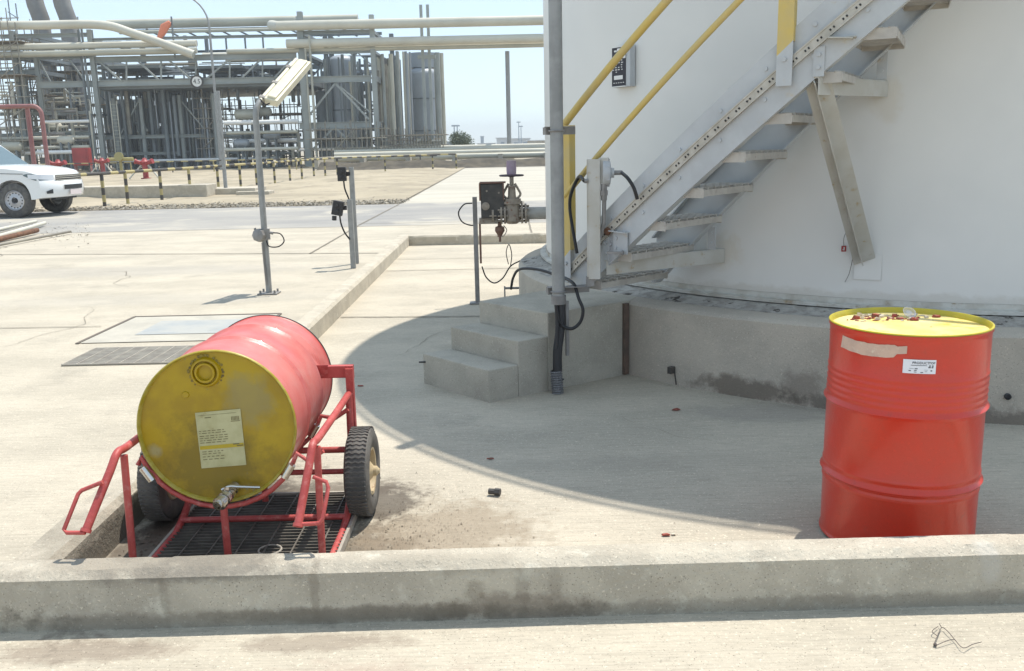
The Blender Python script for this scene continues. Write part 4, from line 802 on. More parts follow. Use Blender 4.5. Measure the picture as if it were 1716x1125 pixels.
# ================= PICKUP ==============================================
def pickup():
    P0=G(32,365); S=1.15
    t=thing('pickup_truck','white pickup truck parked at the left with its front end facing the road','pickup',(P0.x,P0.y,0),rz=-R(4)); t.scale=(S,S,S)
    # local: origin at ground under the near front wheel; x forward, y left (away from camera side is +y)
    hw=.90
    def plan(x,y): # rounding of the nose
        a=abs(y-.80)/hw; k=max(0,(x-.2)/.75); return x-.30*(a**2.6)*k**1.5
    ys=[.80+hw*q for q in (-1,-.96,-.85,-.6,-.3,0,.3,.6,.85,.96,1)]
    def top(x):
        pts=[(-4.3,1.06),(-1.0,1.12),(-.65,1.18),(-.1,1.16),(.4,1.10),(.72,1.03),(.80,.97)]
        for (a,b),(c_,d_) in zip(pts,pts[1:]):
            if a<=x<=c_: return b+(d_-b)*(x-a)/(c_-a)
        return pts[-1][1]
    prof=[]
    xs=[-4.3,-3.2,-2.2,-1.0,-.65,-.1,.2,.4,.6,.72,.80]
    for x in xs: prof.append((x,top(x)))
    prof+=[(.84,.84),(.90,.78),(.93,.66),(.92,.52),(.86,.43),(.60,.40)]
    for k in range(13): a=PI*k/12; prof.append((.47*math.cos(a),.40+.44*math.sin(a)))
    prof+=[(-.6,.36),(-2.6,.36)]
    for k in range(13): a=PI*k/12; prof.append((-3.05+.46*math.cos(a),.40+.44*math.sin(a)))
    prof+=[(-4.25,.45)]
    n=len(prof); m_=MB(); vs=[]
    for y in ys:
        a=abs(y-.80)/hw
        for (x,z) in prof:
            zz=z-(.05*(a**3)*max(0,min(1,(x+1)/1.)) if z>.93 else 0)-(.03 if a>.99 and z>.9 else 0)
            vs.append((plan(x,y),y+(.0),zz))
    fs=[]
    for j in range(len(ys)-1):
        for i in range(n): fs.append((j*n+i,j*n+(i+1)%n,(j+1)*n+(i+1)%n,(j+1)*n+i))
    fs.append(tuple(range(n))); fs.append(tuple((len(ys)-1)*n+i for i in range(n))[::-1])
    m_.add(vs,fs); body=build(m_,'body',CARW,t,smooth=42)
    m_=MB()   # cabin
    y0,y1=-.04,1.64; sec=[(-.55,1.13,0),(-1.15,1.62,.13),(-1.45,1.68,.16),(-2.3,1.68,.16),(-2.55,1.12,.02)]
    vs=[]
    for (x,z,ins) in sec: vs+=[(x,y0+ins,z),(x,y1-ins,z)]
    vs+=[(-.55,y0,1.02),(-.55,y1,1.02),(-2.55,y0,1.02),(-2.55,y1,1.02)]
    m_.add(vs,[(0,1,3,2),(2,3,5,4),(4,5,7,6),(6,7,9,8),(0,2,4,6,8,12,10),(1,3,5,7,9,13,11),(10,11,13,12),(0,10,11,1),(8,9,13,12)]); cab=build(m_,'cabin',CARW,t,bevel=.03,smooth=30)
    m_=MB(); o1=.012
    m_.poly([(-.58+o1,.03,1.17),(-.58+o1,1.57,1.17),(-1.12+o1,1.43,1.60),(-1.12+o1,.17,1.60)]); build(m_,'windscreen',GLASS,cab)
    for (xa,xb) in ((-.72,-1.42),(-1.5,-2.3)):
        for (y,s) in ((y0,-1),(y1,1)):
            m_=MB(); ins=lambda z:(z-1.13)/.5*.13+.0
            q_=[(xa-(.0 if xa<-1 else .02),1.16),(xb,1.16),(xb+(.08 if xb<-2 else 0),1.56),(xa-(.45 if xa>-1 else 0),1.56)]
            m_.poly([(x,y-s*(ins(z)-.022),z) for x,z in q_]); build(m_,'side_window',GLASS,cab)
    m_=MB(); m_.box((-.75,-.13,1.2),(.1,.16,.14)); build(m_,'door_mirror',CARW,t,bevel=.03)
    for (q1,q2) in (((-.60,1.0),(.28,.965)),((-.74,.50),(-.74,1.06)),((-1.55,.42),(-1.55,1.06)),((-.74,.50),(-1.55,.42))):
        m_=MB(); m_.beam((q1[0],-.101,q1[1]),(q2[0],-.101,q2[1]),.012,.012,up=(0,1,0)); build(m_,'panel_gap',BPLA,body)
    # headlights, grille
    def wrapstrip(pts,zb,zt_,mm,nm,par,off=.012):
        m_=MB(); vs=[]
        for i,(x,y) in enumerate(pts):
            nx,ny=(0,-1)
            a=pts[max(i-1,0)]; b=pts[min(i+1,len(pts)-1)]; d=Vector((b[0]-a[0],b[1]-a[1])).normalized(); nn=Vector((d.y,-d.x))
            z0=zb(i) if callable(zb) else zb; z1=zt_(i) if callable(zt_) else zt_
            vs+=[(x+nn.x*off,y+nn.y*off,z0),(x+nn.x*off,y+nn.y*off,z1)]
        m_.add(vs,[(2*i,2*i+2,2*i+3,2*i+1) for i in range(len(pts)-1)]); return build(m_,nm,mm,par,smooth=50)
    def outline(x,ya,yb,n=8): return [(plan(x,ya+(yb-ya)*k/n),ya+(yb-ya)*k/n) for k in range(n+1)]
    side=[(plan(.30,-.10),-.10),(plan(.45,-.10),-.10),(plan(.60,-.10),-.10),(plan(.72,-.10),-.10)]
    near=side+outline(.84,-.07,.24,6)
    hl=wrapstrip(near,lambda i:[.93,.88,.84,.82][i] if i<4 else .80,lambda i:[.95,.97,.97,.955][i] if i<4 else .945-.012*(i-3)*.6,GLASS,'headlight',t,.012)
    wrapstrip(near[1:],lambda i:.86-.006*i,lambda i:.955-.003*i,mat('headlight_lens',(.75,.78,.82),rough=.12,spec=.9),'lamp_lens',hl,.018)
    far=outline(.84,1.36,1.67,6); hl=wrapstrip(far,.80,.92,GLASS,'headlight',t); 
    gp=outline(.865,.26,1.34,10); gl=wrapstrip(gp,.775,.925,BPLA,'grille',t,.014)
    for z in (.80,.845,.885,.915): wrapstrip(gp,z,z+.018,CHROME,'chrome_bar',gl,.026)
    wrapstrip(outline(.935,.42,1.18,8),.60,.70,BPLA,'lower_intake',t,.006)
    for (a,b) in ((.0,.13),(1.47,1.60)): wrapstrip(outline(.93,a,b,4),lambda i:.52,lambda i:.62-(.012*(4-i)),BPLA,'fog_lamp_recess',t,.008)
    m_=MB(); m_.box((.955,.8,.53),(.012,.46,.11)); build(m_,'number_plate',mat('plate_pinkish',(.72,.62,.60),rough=.5),t)
    m_=MB(); m_.box((.10,.80,.46),(.9,1.35,.12)); m_.box((-3.,.8,.45),(1.1,1.4,.2)); m_.box((.66,.8,.40),(.10,.9,.06)); build(m_,'underbody',BPLA,t)
    for (x,y) in ((0,.02),(0,1.58),(-3.05,.02),(-3.05,1.58)):
        s=-1 if y<.5 else 1; m_=MB(); c=Vector((x,y,.385)); m_.lathe([(.22,s*.10),(.24,s*.125),(.34,s*.12),(.378,s*.09),(.385,0),(.378,-s*.09),(.34,-s*.12),(.22,-s*.11)],c,(0,1,0),48); w_=build(m_,'wheel',TYRE,t,smooth=40)
        m_=MB(); m_.lathe([(.225,s*.115),(.215,s*.12),(.195,s*.085),(.16,s*.075),(.12,s*.09),(.075,s*.10),(.07,s*.06),(0,s*.06)],c,(0,1,0),40); rm=build(m_,'rim',mat('steel_rim',(.48,.48,.49),rough=.35,metal=.6),w_,smooth=40)
        m_=MB()
        for k in range(14): a=2*PI*k/14; m_.lathe([(0,s*.082),(.016,s*.082),(.016,s*.074)],(x+.165*math.cos(a),y,.385+.165*math.sin(a)),(0,1,0),8)
        m_.lathe([(.0,s*.105),(.05,s*.10),(.055,s*.06)],c,(0,1,0),12); build(m_,'vent_hole',BPLA,rm)
pickup()
# ---- scrap pipes and planks lying left
sc=[((-30,391),(60,371),.035,LAGL,'pale pipe at the back of the scrap heap','pipe'),((-30,398),(38,382),.03,SCAF,'dull thin pipe in the middle of the scrap heap','pipe'),((-30,404),(75,374),.04,LAGL,'long pale pipe crossing the scrap heap in front','pipe'),((-30,408),(62,386),.05,RUST,'dark rusty pipe beneath the pale ones in the scrap heap','pipe'),((-30,416),(118,388),.025,SCAF,'thin rod lying nearest the yard before the scrap heap','rod')]
for i,(a,b,r_,mm,lb,cat) in enumerate(sc):
    p=G(*a,r_+.02*(i%3)); q=G(*b,r_+.03); m_=MB(); m_.tube([p,q],r_,10); solo(m_,'scrap_pipe' if cat=='pipe' else 'scrap_rod',mm,lb,cat,tuple(p),'scrap lengths lying at the left',smooth=50)
m_=MB(); random.seed(5)
for i in range(500):
    u=random.uniform(-60,150); v=random.gauss(392,9)+ (u*-.02); s=random.uniform(.006,.028); c=G(u,max(372,v),0); q=[c+Vector((random.uniform(-s,s),random.uniform(-s,s),random.uniform(0,s))) for _ in range(4)]; m_.add(q,[(0,1,2),(0,2,3),(0,3,1),(1,3,2)])
o=build(m_,'rubble',GRVL,None,(0,0,0)); tag(o,'dirt and rubble strewn round the scrap pipes at the left','rubble',kind='stuff')
# ---- barrier rail
bar=thing('barrier_rail','yellow and black striped pipe barrier running away along the sandy verge','barrier',(-12.1,27.6,0))
bp=[(-12.4,26.2)]+[(x,y) for (x,y) in [(-12.1,27.6),(-12.1,29.3),(-11.8,31.4),(-11.5,33.4),(-11.6,37),(-11.4,39.4),(-11.2,41.2),(-11.1,44),(-11.05,46.9),(-11,49.4),(-10.9,52),(-10.7,54.2),(-10.4,56.4),(-8.1,61.1),(-5.2,64.0),(-3.6,64.4)]]
for i,(x,y) in enumerate(bp):
    if i==0: continue
    m_=MB()
    for k in range(5): m_.slot((k+i)%2); m_.tube([(x,y,-.05+.21*k),(x,y,.16+.21*k)],.055,8)
    build(m_,'post',[BYEL,BBLK],bar,smooth=40)
for i in range(len(bp)-1):
    a=Vector((*bp[i],1.0)); b=Vector((*bp[i+1],1.0)); L=(b-a).length; n=max(2,int(L/.5)); m_=MB()
    for k in range(n): m_.slot((k+i)%2); m_.tube([a+(b-a)*k/n,a+(b-a)*(k+1)/n],.05,8)
    build(m_,'rail',[BYEL,BBLK],bar,smooth=40)
# second low barrier rail beyond
bar=thing('barrier_rail','far yellow and black barrier between the verge and the plant, seen over the nearer one','barrier',(-20,70,0))
for i in range(12):
    x=-42+i*3.2; m_=MB(); m_.slot(i%2); m_.tube([(x,72,-.05),(x,72,.85)],.05,6); build(m_,'post',[BYEL,BBLK],bar)
m_=MB()
for k in range(70): m_.slot(k%2); m_.tube([(-44+k*.55,72,.85),(-44+(k+1)*.55,72,.85)],.05,6)
build(m_,'rail',[BYEL,BBLK],bar,smooth=40)
# slab with thin pole
sl_=thing('slab_lamp_pole','thin grey bare pole standing on a low concrete slab beyond the road','pole',(-10.3,34.6,0))
m_=MB(); m_.box((-10.3,34.7,.10),(2.0,1.6,.26)); m_.box((-9.3,33.9,.05),(1.2,.8,.14)); build(m_,'slab',KERB,sl_,bevel=.02)
m_=MB(); a=G(388,324,.2); m_.tube([(-10.55,34.5,.1),(-10.55,34.5,A(377,152,34.5).z)],.07,10); build(m_,'pole_tube',GALV,sl_,smooth=40)
# concrete plinth block by truck
m_=MB(); m_.box((-13.5,33.5,.2),(5.5,1.2,.45)); solo(m_,'concrete_block',KERB,'long low concrete block on the sand behind the striped barrier','block',(-13.5,33.5,0),bevel=.03)
# ---- street lamp
def fr(u,v,Y): return A(u,v,Y)
sl2=thing('street_lamp','tall slim street lamp with a curved arm rising in front of the plant','street lamp',(fr(371,283,78).x,78,0))
x0=fr(371,283,78).x; zt=fr(345,45,78).z; rr_=fr(345,0,78).z-zt
m_=MB(); P=[(x0,78,0),(x0,78,zt)]; R2=2.6
for k in range(1,10): a=k*PI/2/9; P.append((x0-R2+R2*math.cos(a),78,zt+R2*math.sin(a)))
P.append((x0-R2-1.2,78,zt+R2)); m_.tube(P,[.13,.09]+[.07]*10,10); build(m_,'pole_tube',GALV,sl2,smooth=40)
m_=MB(); m_.box((x0-R2-1.5,78,zt+R2-.02),(.9,.3,.16)); build(m_,'lamp_head',GALV,sl2,bevel=.03)
# ---- red pipe loop, hydrants, cabinet
m_=MB(); Y=55; zt=fr(50,178,Y).z; xl,xr=fr(-60,178,Y).x,fr(68,178,Y).x; xr2=fr(72,250,Y).x
m_.tube([(xl,Y,zt),(xr-.5,Y,zt)]+[(xr-.5+.5*math.sin(k*PI/12),Y,zt-.5+.5*math.cos(k*PI/12)) for k in range(1,7)]+[(xr,Y,0)],.125,12)
m_.tube([(xr-.95,Y+.3,zt),(xr-.95,Y+.3,0)],.13,12); solo(m_,'fire_water_pipe',REDO,'faded red pipe making a tall square loop behind the pickup','pipe',(xr,Y,0),smooth=40)
cb_=thing('hose_cabinet','red metal hose cabinet on short legs in front of the plant','cabinet',(fr(140,283,76).x,76,0))
m_=MB(); cx=fr(140,283,76).x; m_.box((cx,76,1.35),(1.35,.6,1.4)); build(m_,'cabinet_box',FRED,cb_,bevel=.03)
m_=MB(); m_.box((cx+.05,75.68,1.35),(.9,.04,1.2)); build(m_,'door',FRED,cb_)
for sx in (-.6,.6): m_=MB(); m_.box((cx+sx,76,.35),(.1,.4,.7)); build(m_,'leg',REDO,cb_)
def hydrant(u,Y,s,lab):
    x=fr(u,280,Y).x; t=thing('fire_hydrant',lab,'hydrant',(x,Y,0),group='hydrants before the plant')
    m_=MB(); m_.lathe([(.3,0),(.3,.08),(.16,.1),(.16,.9),(.26,.95),(.26,1.05),(.18,1.1),(.1,1.25),(0,1.27)],(x,Y,0),n=14); build(m_,'barrel',FRED,t,smooth=40)
    for sx in (-1,1): m_=MB(); m_.tube([(x,Y,.8+.1),(x+sx*.45,Y-.1,1.05)],.12,10); m_.lathe([(0,0),(.16,0),(.16,.1),(0,.1)],(x+sx*.45,Y-.1,1.05),(sx,-.2,.3),10); build(m_,'outlet',FRED,t,smooth=40)
    m_=MB(); m_.tube([(x+.9,Y-.3,.05),(x+.15,Y,.9)],.05,6); m_.tube([(x-.9,Y-.3,.05),(x-.15,Y,.9)],.05,6); build(m_,'stay_bar',LAGL,t)
hydrant(243,56,1,'red hydrant with splayed pale stays standing on the sand, right of the other hydrants'); hydrant(172,70,1,'red hydrant close to the right of the red hose cabinet'); hydrant(98,60,1,'red hydrant partly hidden behind the pickup bonnet'); 
# yellow valve station
t=thing('valve_station','dull yellow valve station between two red hydrants','valve',(fr(203,280,72).x,72,0)); x=fr(203,280,72).x
m_=MB(); m_.tube([(x-1,72,1.1),(x+1,72,1.1)],.14,8); m_.tube([(x,72,0),(x,72,1.1)],.12,8); m_.lathe([(0,0),(.35,0),(.35,.1),(0,.1)],(x,71.8,1.3),(0,-1,.3),14); build(m_,'manifold',mat('dull_yellow',(.36,.31,.12),rough=.7),t,smooth=40)

# ================= PLANT ===============================================
YF_=86.
def B(u1,v1,u2,v2,Y,w_,h_=None,Y2=None,mb=None):
    mb=mb or MB(); a=fr(u1,v1,Y); b=fr(u2,v2,Y2 or Y); mb.beam(a,b,w_,h_ or w_); return mb
def vert(u,v1,v2,Y,w_): # truly vertical member through pixel (u,v1)
    a=fr(u,v1,Y); z2=fr(u,v2,Y).z; m_=MB(); m_.beam((a.x,Y,z2),(a.x,Y,a.z),w_,w_); return m_
def horiz(u1,u2,v,Y,w_,h_,mb=None): # level member
    a=fr(u1,v,Y); b=fr(u2,v,Y); m_=mb or MB(); z=fr((u1+u2)/2,v,Y).z; m_.beam((a.x,Y,z),(b.x,Y,z),w_,h_); return m_
def hpipe(u1,u2,v,Y,r_,m,label,name='pipeline',ends=None,grp=None):
    a=fr(u1,v,Y); b=fr(u2,v,Y); z=fr((u1+u2)/2,v,Y).z; m_=MB(); m_.tube((ends[0] if ends else [])+[(a.x,Y,z),(b.x,Y,z)]+(ends[1] if ends else []),r_,14); return solo(m_,name,m,label,'pipeline',(a.x,Y,z),grp,smooth=50)
ppx=YF_/1530.
def rack(name,label,cols,beams,braces,Y,depth,Yadd=(0,)):
    t=thing(name,label,'pipe rack',(fr(cols[0][0],250,Y).x,Y,0))
    for dy in (0,depth):
        for (u,v1,w_) in cols:
            a=fr(u,v1,Y); m_=MB(); m_.ibeam((a.x,Y+dy,0),(a.x,Y+dy,a.z),w_,w_,.06,up=(0,1,0)); build(m_,'column',STEEL if dy==0 else DSTEEL,t)
        for (u1,u2,v,h_) in beams:
            a=fr(u1,v,Y); b=fr(u2,v,Y); z=fr((u1+u2)/2,v,Y).z; m_=MB(); m_.ibeam((a.x,Y+dy,z),(b.x,Y+dy,z),.3,h_,.05); build(m_,'beam',STEEL if dy==0 else DSTEEL,t)
        for (u1,v1,u2,v2,w_) in braces:
            a=fr(u1,v1,Y); b=fr(u2,v2,Y); m_=MB(); m_.beam((a.x,Y+dy,a.z),(b.x,Y+dy,b.z),w_,w_); build(m_,'brace',STEEL if dy==0 else DSTEEL,t)
    for (u,v1,w_) in cols:
        a=fr(u,v1,Y)
        for (u1,u2,v,h_) in beams:
            if u1-3<=u<=u2+3:
                z=fr((u1+u2)/2,v,Y).z; m_=MB(); m_.beam((a.x,Y,z),(a.x,Y+depth,z),.28,h_*.9); build(m_,'tie_beam',DSTEEL,t)
    return t
# left-centre bridge
cA=[(150,50,.42),(500,28,.42)]
bA=[(150,497,97,.50),(65,497,138,.55),(150,497,63,.22)]
brA=[(160,97,205,138,.14),(212,100,212,136,.12),(225,97,268,136,.14),(270,100,270,136,.12),(282,100,322,135,.15),(328,100,328,135,.12),(385,100,340,137,.14),(385,100,385,136,.12),(437,100,400,136,.14),(440,100,440,136,.12),(490,98,455,136,.14)]
rkA=rack('pipe_bridge','long grey steel pipe bridge with trussed side spanning the left half of the plant',cA,bA,brA,YF_,12.)
# decks on the bridge: dark undersides
def deck(u1,u2,v,Y0,Y1,th,par,name='deck',m=DSTEEL):
    a=fr(u1,v,YF_); b=fr(u2,v,YF_); z=a.z; m_=MB(); m_.box(((a.x+b.x)/2,(Y0+Y1)/2,z),(abs(b.x-a.x),Y1-Y0,th)); return build(m_,name,m,par)
deck(155,495,147,YF_+.4,YF_+17,.35,rkA); 
for q_,(u1,u2) in enumerate(((155,260),(300,400),(420,495))): deck(u1,u2,112,YF_+1,YF_+9,.25,rkA,'cable_deck')
# round height sign
sg=thing('round_sign','round white height-limit sign with black rim hung on the pipe bridge','sign',tuple(fr(330,137,YF_-.5)))
c=fr(330,137,YF_-.5); m_=MB(); m_.lathe([(0,.03),(.58,.03),(.58,0),(0,0)],c,(0,-1,0),28); build(m_,'disc',WHT,sg,smooth=30); m_=MB(); m_.lathe([(.44,.034),(.60,.036),(.60,-.01)],c,(0,-1,0),28); build(m_,'rim',BBLK,sg,smooth=30)
vs,fs=text_mesh('4.5',.55); m_=MB(); m_.add([c+Vector((v.x,-.045,v.y-.0)) for v in vs],fs); build(m_,'lettering',BBLK,sg)
# left frame under bridge
bB=[(150,470,228,.32),(150,300,258,.25)]
rkB=rack('lower_frame','lower grey steel frame with horizontal girders below the pipe bridge',[(190,165,.3),(235,165,.3),(300,160,.3),(355,160,.3),(430,165,.26)],bB,[(200,230,235,165,.12),(300,165,350,225,.12)],YF_+3,9)
# centre frame
cC=[(502,20,.45),(622,25,.42)]
bC=[(502,622,133,.55),(502,622,210,.55),(500,622,54,.30),(500,622,88,.25),(502,622,235,.2)]
brC=[(513,200,562,140,.16),(562,140,618,200,.16),(513,262,560,214,.15),(562,214,610,262,.15),(535,88,556,62,.12),(556,62,590,92,.12),(570,145,622,190,.1)]
rkC=rack('braced_tower_frame','grey braced steel frame with inverted V bracing around a vertical vessel',cC,bC,brC,YF_-2,14.)
# right bents
for (u,lab) in ((712,'slender twin-post bent carrying the pipes right of the grey vessel'),(850,'single pale support post of the overhead pipes seen above the gate valve')):
    a=fr(u,20 if u<800 else 86,YF_); t=thing('pipe_support',lab,'pipe support',(a.x,YF_,0)); 
    if u<800:
        for dx in (-.35,.25): m_=MB(); m_.beam((a.x+dx,YF_,0),(a.x+dx,YF_,a.z+.6),.26,.26); build(m_,'post',STEEL,t)
        for v in (75,90): z=fr(u,v,YF_).z; m_=MB(); m_.beam((a.x-.8,YF_,z-.3),(a.x+.8,YF_,z-.3),.3,.3); build(m_,'cross_arm',STEEL,t)
    else:
        m_=MB(); m_.tube([(a.x,YF_,0),(a.x,YF_,a.z)],.20,12); build(m_,'post',GALV,t,smooth=40); m_=MB(); m_.box((a.x,YF_,.3),(.9,.9,.6)); build(m_,'footing',KERB,t)
# pipelines along the top
hpipe(465,1000,38,YF_-2.5,.42,LAGL,'thick pale pipe, uppermost of the pipes reaching the tank',ends=([tuple(fr(455,42,YF_+2))],[]))
hpipe(480,1000,68,YF_-2.5,.38,LAGL,'thick pale pipe, middle of the three reaching the tank')
hpipe(380,1000,80,YF_-2,.22,LAG,'thinner pipe, lowest of the three reaching the tank')
hpipe(180,600,37,YF_+9,.46,LAG,'thick greenish pipe along the top of the pipe bridge behind')
hpipe(-60,330,77,YF_-.5,.30,LAGL,'pale pipe crossing the left plant, upper of a close pair')
hpipe(-60,330,89,YF_-.8,.28,LAG,'duller pipe crossing the left plant, lower of a close pair')
a=fr(-60,43,YF_-1.5); b=fr(168,42,YF_-1.5); c=fr(225,57,YF_-1.5); d=fr(325,92,YF_-1.5); m_=MB(); m_.tube(curve([a,(a+b)/2,b,c,d],6),.38,14); solo(m_,'pipeline',LAGL,'thick pale pipe bending downwards left of the windsock','pipeline',tuple(a),smooth=60)
hpipe(200,470,52,YF_+5,.16,LAG,'thin pipe under the greenish top pipe of the bridge')
hpipe(340,480,93,YF_+2,.3,LAGL,'pale pipe length just above the bridge truss')
# top truss behind
t=thing('roof_truss','thin grey lattice truss under the rear top pipe of the bridge','truss',(fr(210,50,YF_+9).x,YF_+9,0))
m_=MB(); horiz(210,640,48,YF_+10,.2,.25,m_); horiz(210,640,61,YF_+10,.2,.28,m_)
build(m_,'chord',DSTEEL,t)
for k in range(14):
    u=215+k*30; m_=B(u,49,u+24,61,YF_+10,.16); build(m_,'diagonal',DSTEEL,t)
for u in (310,345,378,410,440): m_=vert(u,60,95,YF_+9,.3 if u in(310,345) else .15); build(m_,'hanger',DSTEEL,t)
# windsock
t=thing('windsock','limp orange windsock on a dark mast above the pipe bridge','windsock',tuple(fr(287,95,YF_)))
a=fr(287,28,YF_); m_=MB(); m_.tube([(a.x,YF_,fr(287,98,YF_).z),(a.x,YF_,a.z)],.08,8); build(m_,'mast',DSTEEL,t)
m_=MB(); p=fr(285,38,YF_); q_=fr(268,64,YF_); m_.tube([p,p+(q_-p)*.35+Vector((-.15,0,.1)),q_],[.22,.38,.26],12); build(m_,'sock',ORNG,t,smooth=50)
# vessels and stacks
def vessel(u,v1,v2,Y,r_,m,name,label,cat,bands=0,head=True,zb=0):
    a=fr(u,v1,Y); x=a.x; z1=a.z; t=thing(name,label,cat,(x,Y,0)); m_=MB()
    pr=[(0,zb),(r_,zb),(r_,z1-(r_*.5 if head else 0))]
    pr+= [(r_*math.cos(k*PI/12),z1-r_*.5+r_*.5*math.sin(k*PI/12)) for k in range(1,7)] if head else [(0,z1)]
    m_.lathe(pr,(x,Y,0),n=36); build(m_,'shell',m,t,smooth=40)
    if bands:
        m_=MB()
        for k in range(bands): z=zb+(z1-zb)*(k+1)/(bands+1); m_.lathe([(r_,z-.06),(r_+.06,z-.05),(r_+.06,z+.05),(r_,z+.06)],(x,Y,0),n=36)
        build(m_,'band',DSTEEL,t,smooth=40)
    return t,x
vessel(708,112,262,YF_+8,1.55,VESM,'process_vessel','plain blue-grey vertical vessel with domed top at the right of the plant','vessel',2)
vessel(708,90,112,YF_+8.5,1.45,VESM,'process_vessel','short grey drum section above the domed vessel','vessel',0,zb=fr(708,114,YF_+8).z,head=False)
vessel(572,92,262,YF_+5,1.25,VESM,'process_vessel','grey vertical vessel standing inside the braced frame','vessel',3)
vessel(540,150,262,YF_+6,.7,DSTEEL,'process_vessel','slimmer dark vessel behind the left leg of the braced frame','vessel',2)
for (u,lab) in ((72,'grey exhaust stack, left of the two rising from the plant'),(117,'grey exhaust stack, right of the two rising from the plant')):
    x=fr(u,60,YF_+14).x; t=thing('exhaust_stack',lab,'stack',(x,YF_+14,0)); z0=fr(u,40,YF_+14).z; zt=fr(u,-40,YF_+14).z
    m_=MB(); m_.tube([(x,YF_+14,0),(x,YF_+14,z0-3.)],.95,24); m_.tube([(x,YF_+14,z0-3),(x,YF_+14,z0+.5),(x-.35,YF_+14,z0+1.8),(x-.55,YF_+14,z0+3.2),(x-.45,YF_+14,zt)],.85,24); build(m_,'flue',STACKM,t,smooth=50)
    m_=MB()
    for z in (z0-3,z0-8): m_.lathe([(.95,z-.15),(1.1,z-.14),(1.1,z+.14),(.95,z+.15)],(x,YF_+14,0),n=24)
    build(m_,'flange_ring',DSTEEL,t,smooth=40)
# riser banks: pipes standing inside the frames
random.seed(21)
def bank(label,u0,u1,v0,v1,Y0,Y1,n,mats_,rmin=.06,rmax=.2,name='riser_bank'):
    t=thing(name,label,'pipes',(fr((u0+u1)/2,260,Y0).x,(Y0+Y1)/2,0))
    for i in range(n):
        u=random.uniform(u0,u1); Y=random.uniform(Y0,Y1); a=fr(u,v0+random.uniform(-2,25)*(random.random()<.4),Y0); b=fr(u,v1,Y0); r_=random.uniform(rmin,rmax)
        x=a.x*Y/Y0; m_=MB(); m_.tube([(x,Y,max(0,b.z if random.random()<.3 else 0)),(x,Y,a.z)],r_,8); build(m_,'riser_pipe',random.choice(mats_),t,smooth=50)
    return t
bank('dense bank of dark risers under the left part of the pipe bridge',180,320,150,262,YF_+2,YF_+11,60,[DSTEEL,DSTEEL,STEEL,VESM])
bank('bank of risers under the right part of the pipe bridge',320,375,150,262,YF_+2,YF_+11,24,[DSTEEL,STEEL,VESM])
bank('four slim risers beside the left bridge column',126,142,26,262,YF_-1,YF_,4,[DSTEEL,STEEL],.07,.11)
bank('slim risers beside the left leg of the braced frame',508,522,60,262,YF_-3,YF_-2,4,[LAG,STEEL],.06,.1)
bank('risers packed inside the braced frame',528,618,90,262,YF_+1,YF_+10,34,[DSTEEL,STEEL,DSTEEL,LAG],.05,.16)
bank('tall brownish and pale risers between the braced frame and the domed vessel',630,655,90,262,YF_,YF_+6,16,[SCAF,STEEL,STACKM,LAG],.10,.25)
bank('bright steel risers left of the domed vessel',656,688,86,262,YF_+2,YF_+7,14,[LAGL,VESM,STEEL,DSTEEL],.08,.18)
bank('tall pipes on the right side of the domed vessel',726,742,88,262,YF_+4,YF_+6,5,[LAG,STEEL],.16,.30)
# ladder
t=thing('cage_ladder','pale steel ladder climbing to the bridge deck at the left','ladder',(fr(195,262,YF_-.5).x,YF_-.5,0)); m_=MB()
x=fr(193,200,YF_-.5).x
for dx in (-.28,.28): m_.beam((x+dx,YF_-.5,0),(x+dx,YF_-.5,fr(193,170,YF_).z),.07,.07)
for k in range(18): m_.beam((x-.28,YF_-.5,.3+k*.33),(x+.28,YF_-.5,.3+k*.33),.04,.04)
build(m_,'ladder_frame',LAG,t)
# scaffolds
def scaffold(label,u0,u1,v0,Y,depth,nx,nz,m=SCAF,r_=.045):
    a=fr(u0,v0,Y); b=fr(u1,v0,Y); zt=a.z; t=thing('scaffold',label,'scaffold',((a.x+b.x)/2,Y,0))
    for i in range(nx+1):
        x=a.x+(b.x-a.x)*i/nx
        for dy in (0,depth): m_=MB(); m_.tube([(x,Y+dy,0),(x,Y+dy,zt+random.uniform(-.6,.9))],r_,6); build(m_,'standard',m,t)
    for k in range(1,nz+1):
        z=zt*k/nz
        for dy in (0,depth): m_=MB(); m_.tube([(a.x-.4,Y+dy,z),(b.x+.4,Y+dy,z)],r_,6); build(m_,'ledger',m,t)
        if k%3==0: m_=MB(); m_.box(((a.x+b.x)/2,Y+depth/2,z+.05),(b.x-a.x,depth*.8,.06)); build(m_,'platform_boards',mat('boards',(.25,.2,.13),(.17,.13,.09),1,.9) if k==3 else bpy.data.materials['boards'],t)
    for k in range(0,nz-1,2):
        m_=MB(); m_.tube([(a.x+(b.x-a.x)*random.random()*.4,Y,zt*k/nz),(b.x-(b.x-a.x)*random.random()*.4,Y,zt*(k+2)/nz)],r_,6); build(m_,'diagonal_tube',m,t)
    return t
scaffold('large tube scaffold at the far left edge of the plant',-50,24,32,YF_-2,4,6,14)
scaffold('tube scaffold between the far left one and the first stack',30,62,72,YF_+2,5,4,10)
scaffold('scaffold around the feet of the two stacks',78,150,120,YF_+6,5,7,9)
scaffold('scaffold bay under the bridge near the street lamp',330,372,165,YF_+2,4,5,7)
scaffold('scaffold bay in the open gap under the right end of the bridge',376,498,178,YF_+6,5,10,7)
scaffold('scaffold mesh at the feet of the braced frame',520,640,218,YF_-4,2,14,4)
scaffold('railings and scaffold before the domed vessel',645,742,228,YF_-3,2,20,3)
for (u,v) in ((10,0),(22,8)):
    pass
t=thing('vent_mast','thin dark twin vent mast at the top left above the scaffold','mast',(fr(10,40,YF_).x,YF_,0))
for (u,v) in ((12,-10),(26,6)): a=fr(u,v,YF_); m_=MB(); m_.tube([(a.x,YF_,fr(u,45,YF_).z),(a.x,YF_,a.z)],.05,6); build(m_,'mast_tube',DSTEEL,t)
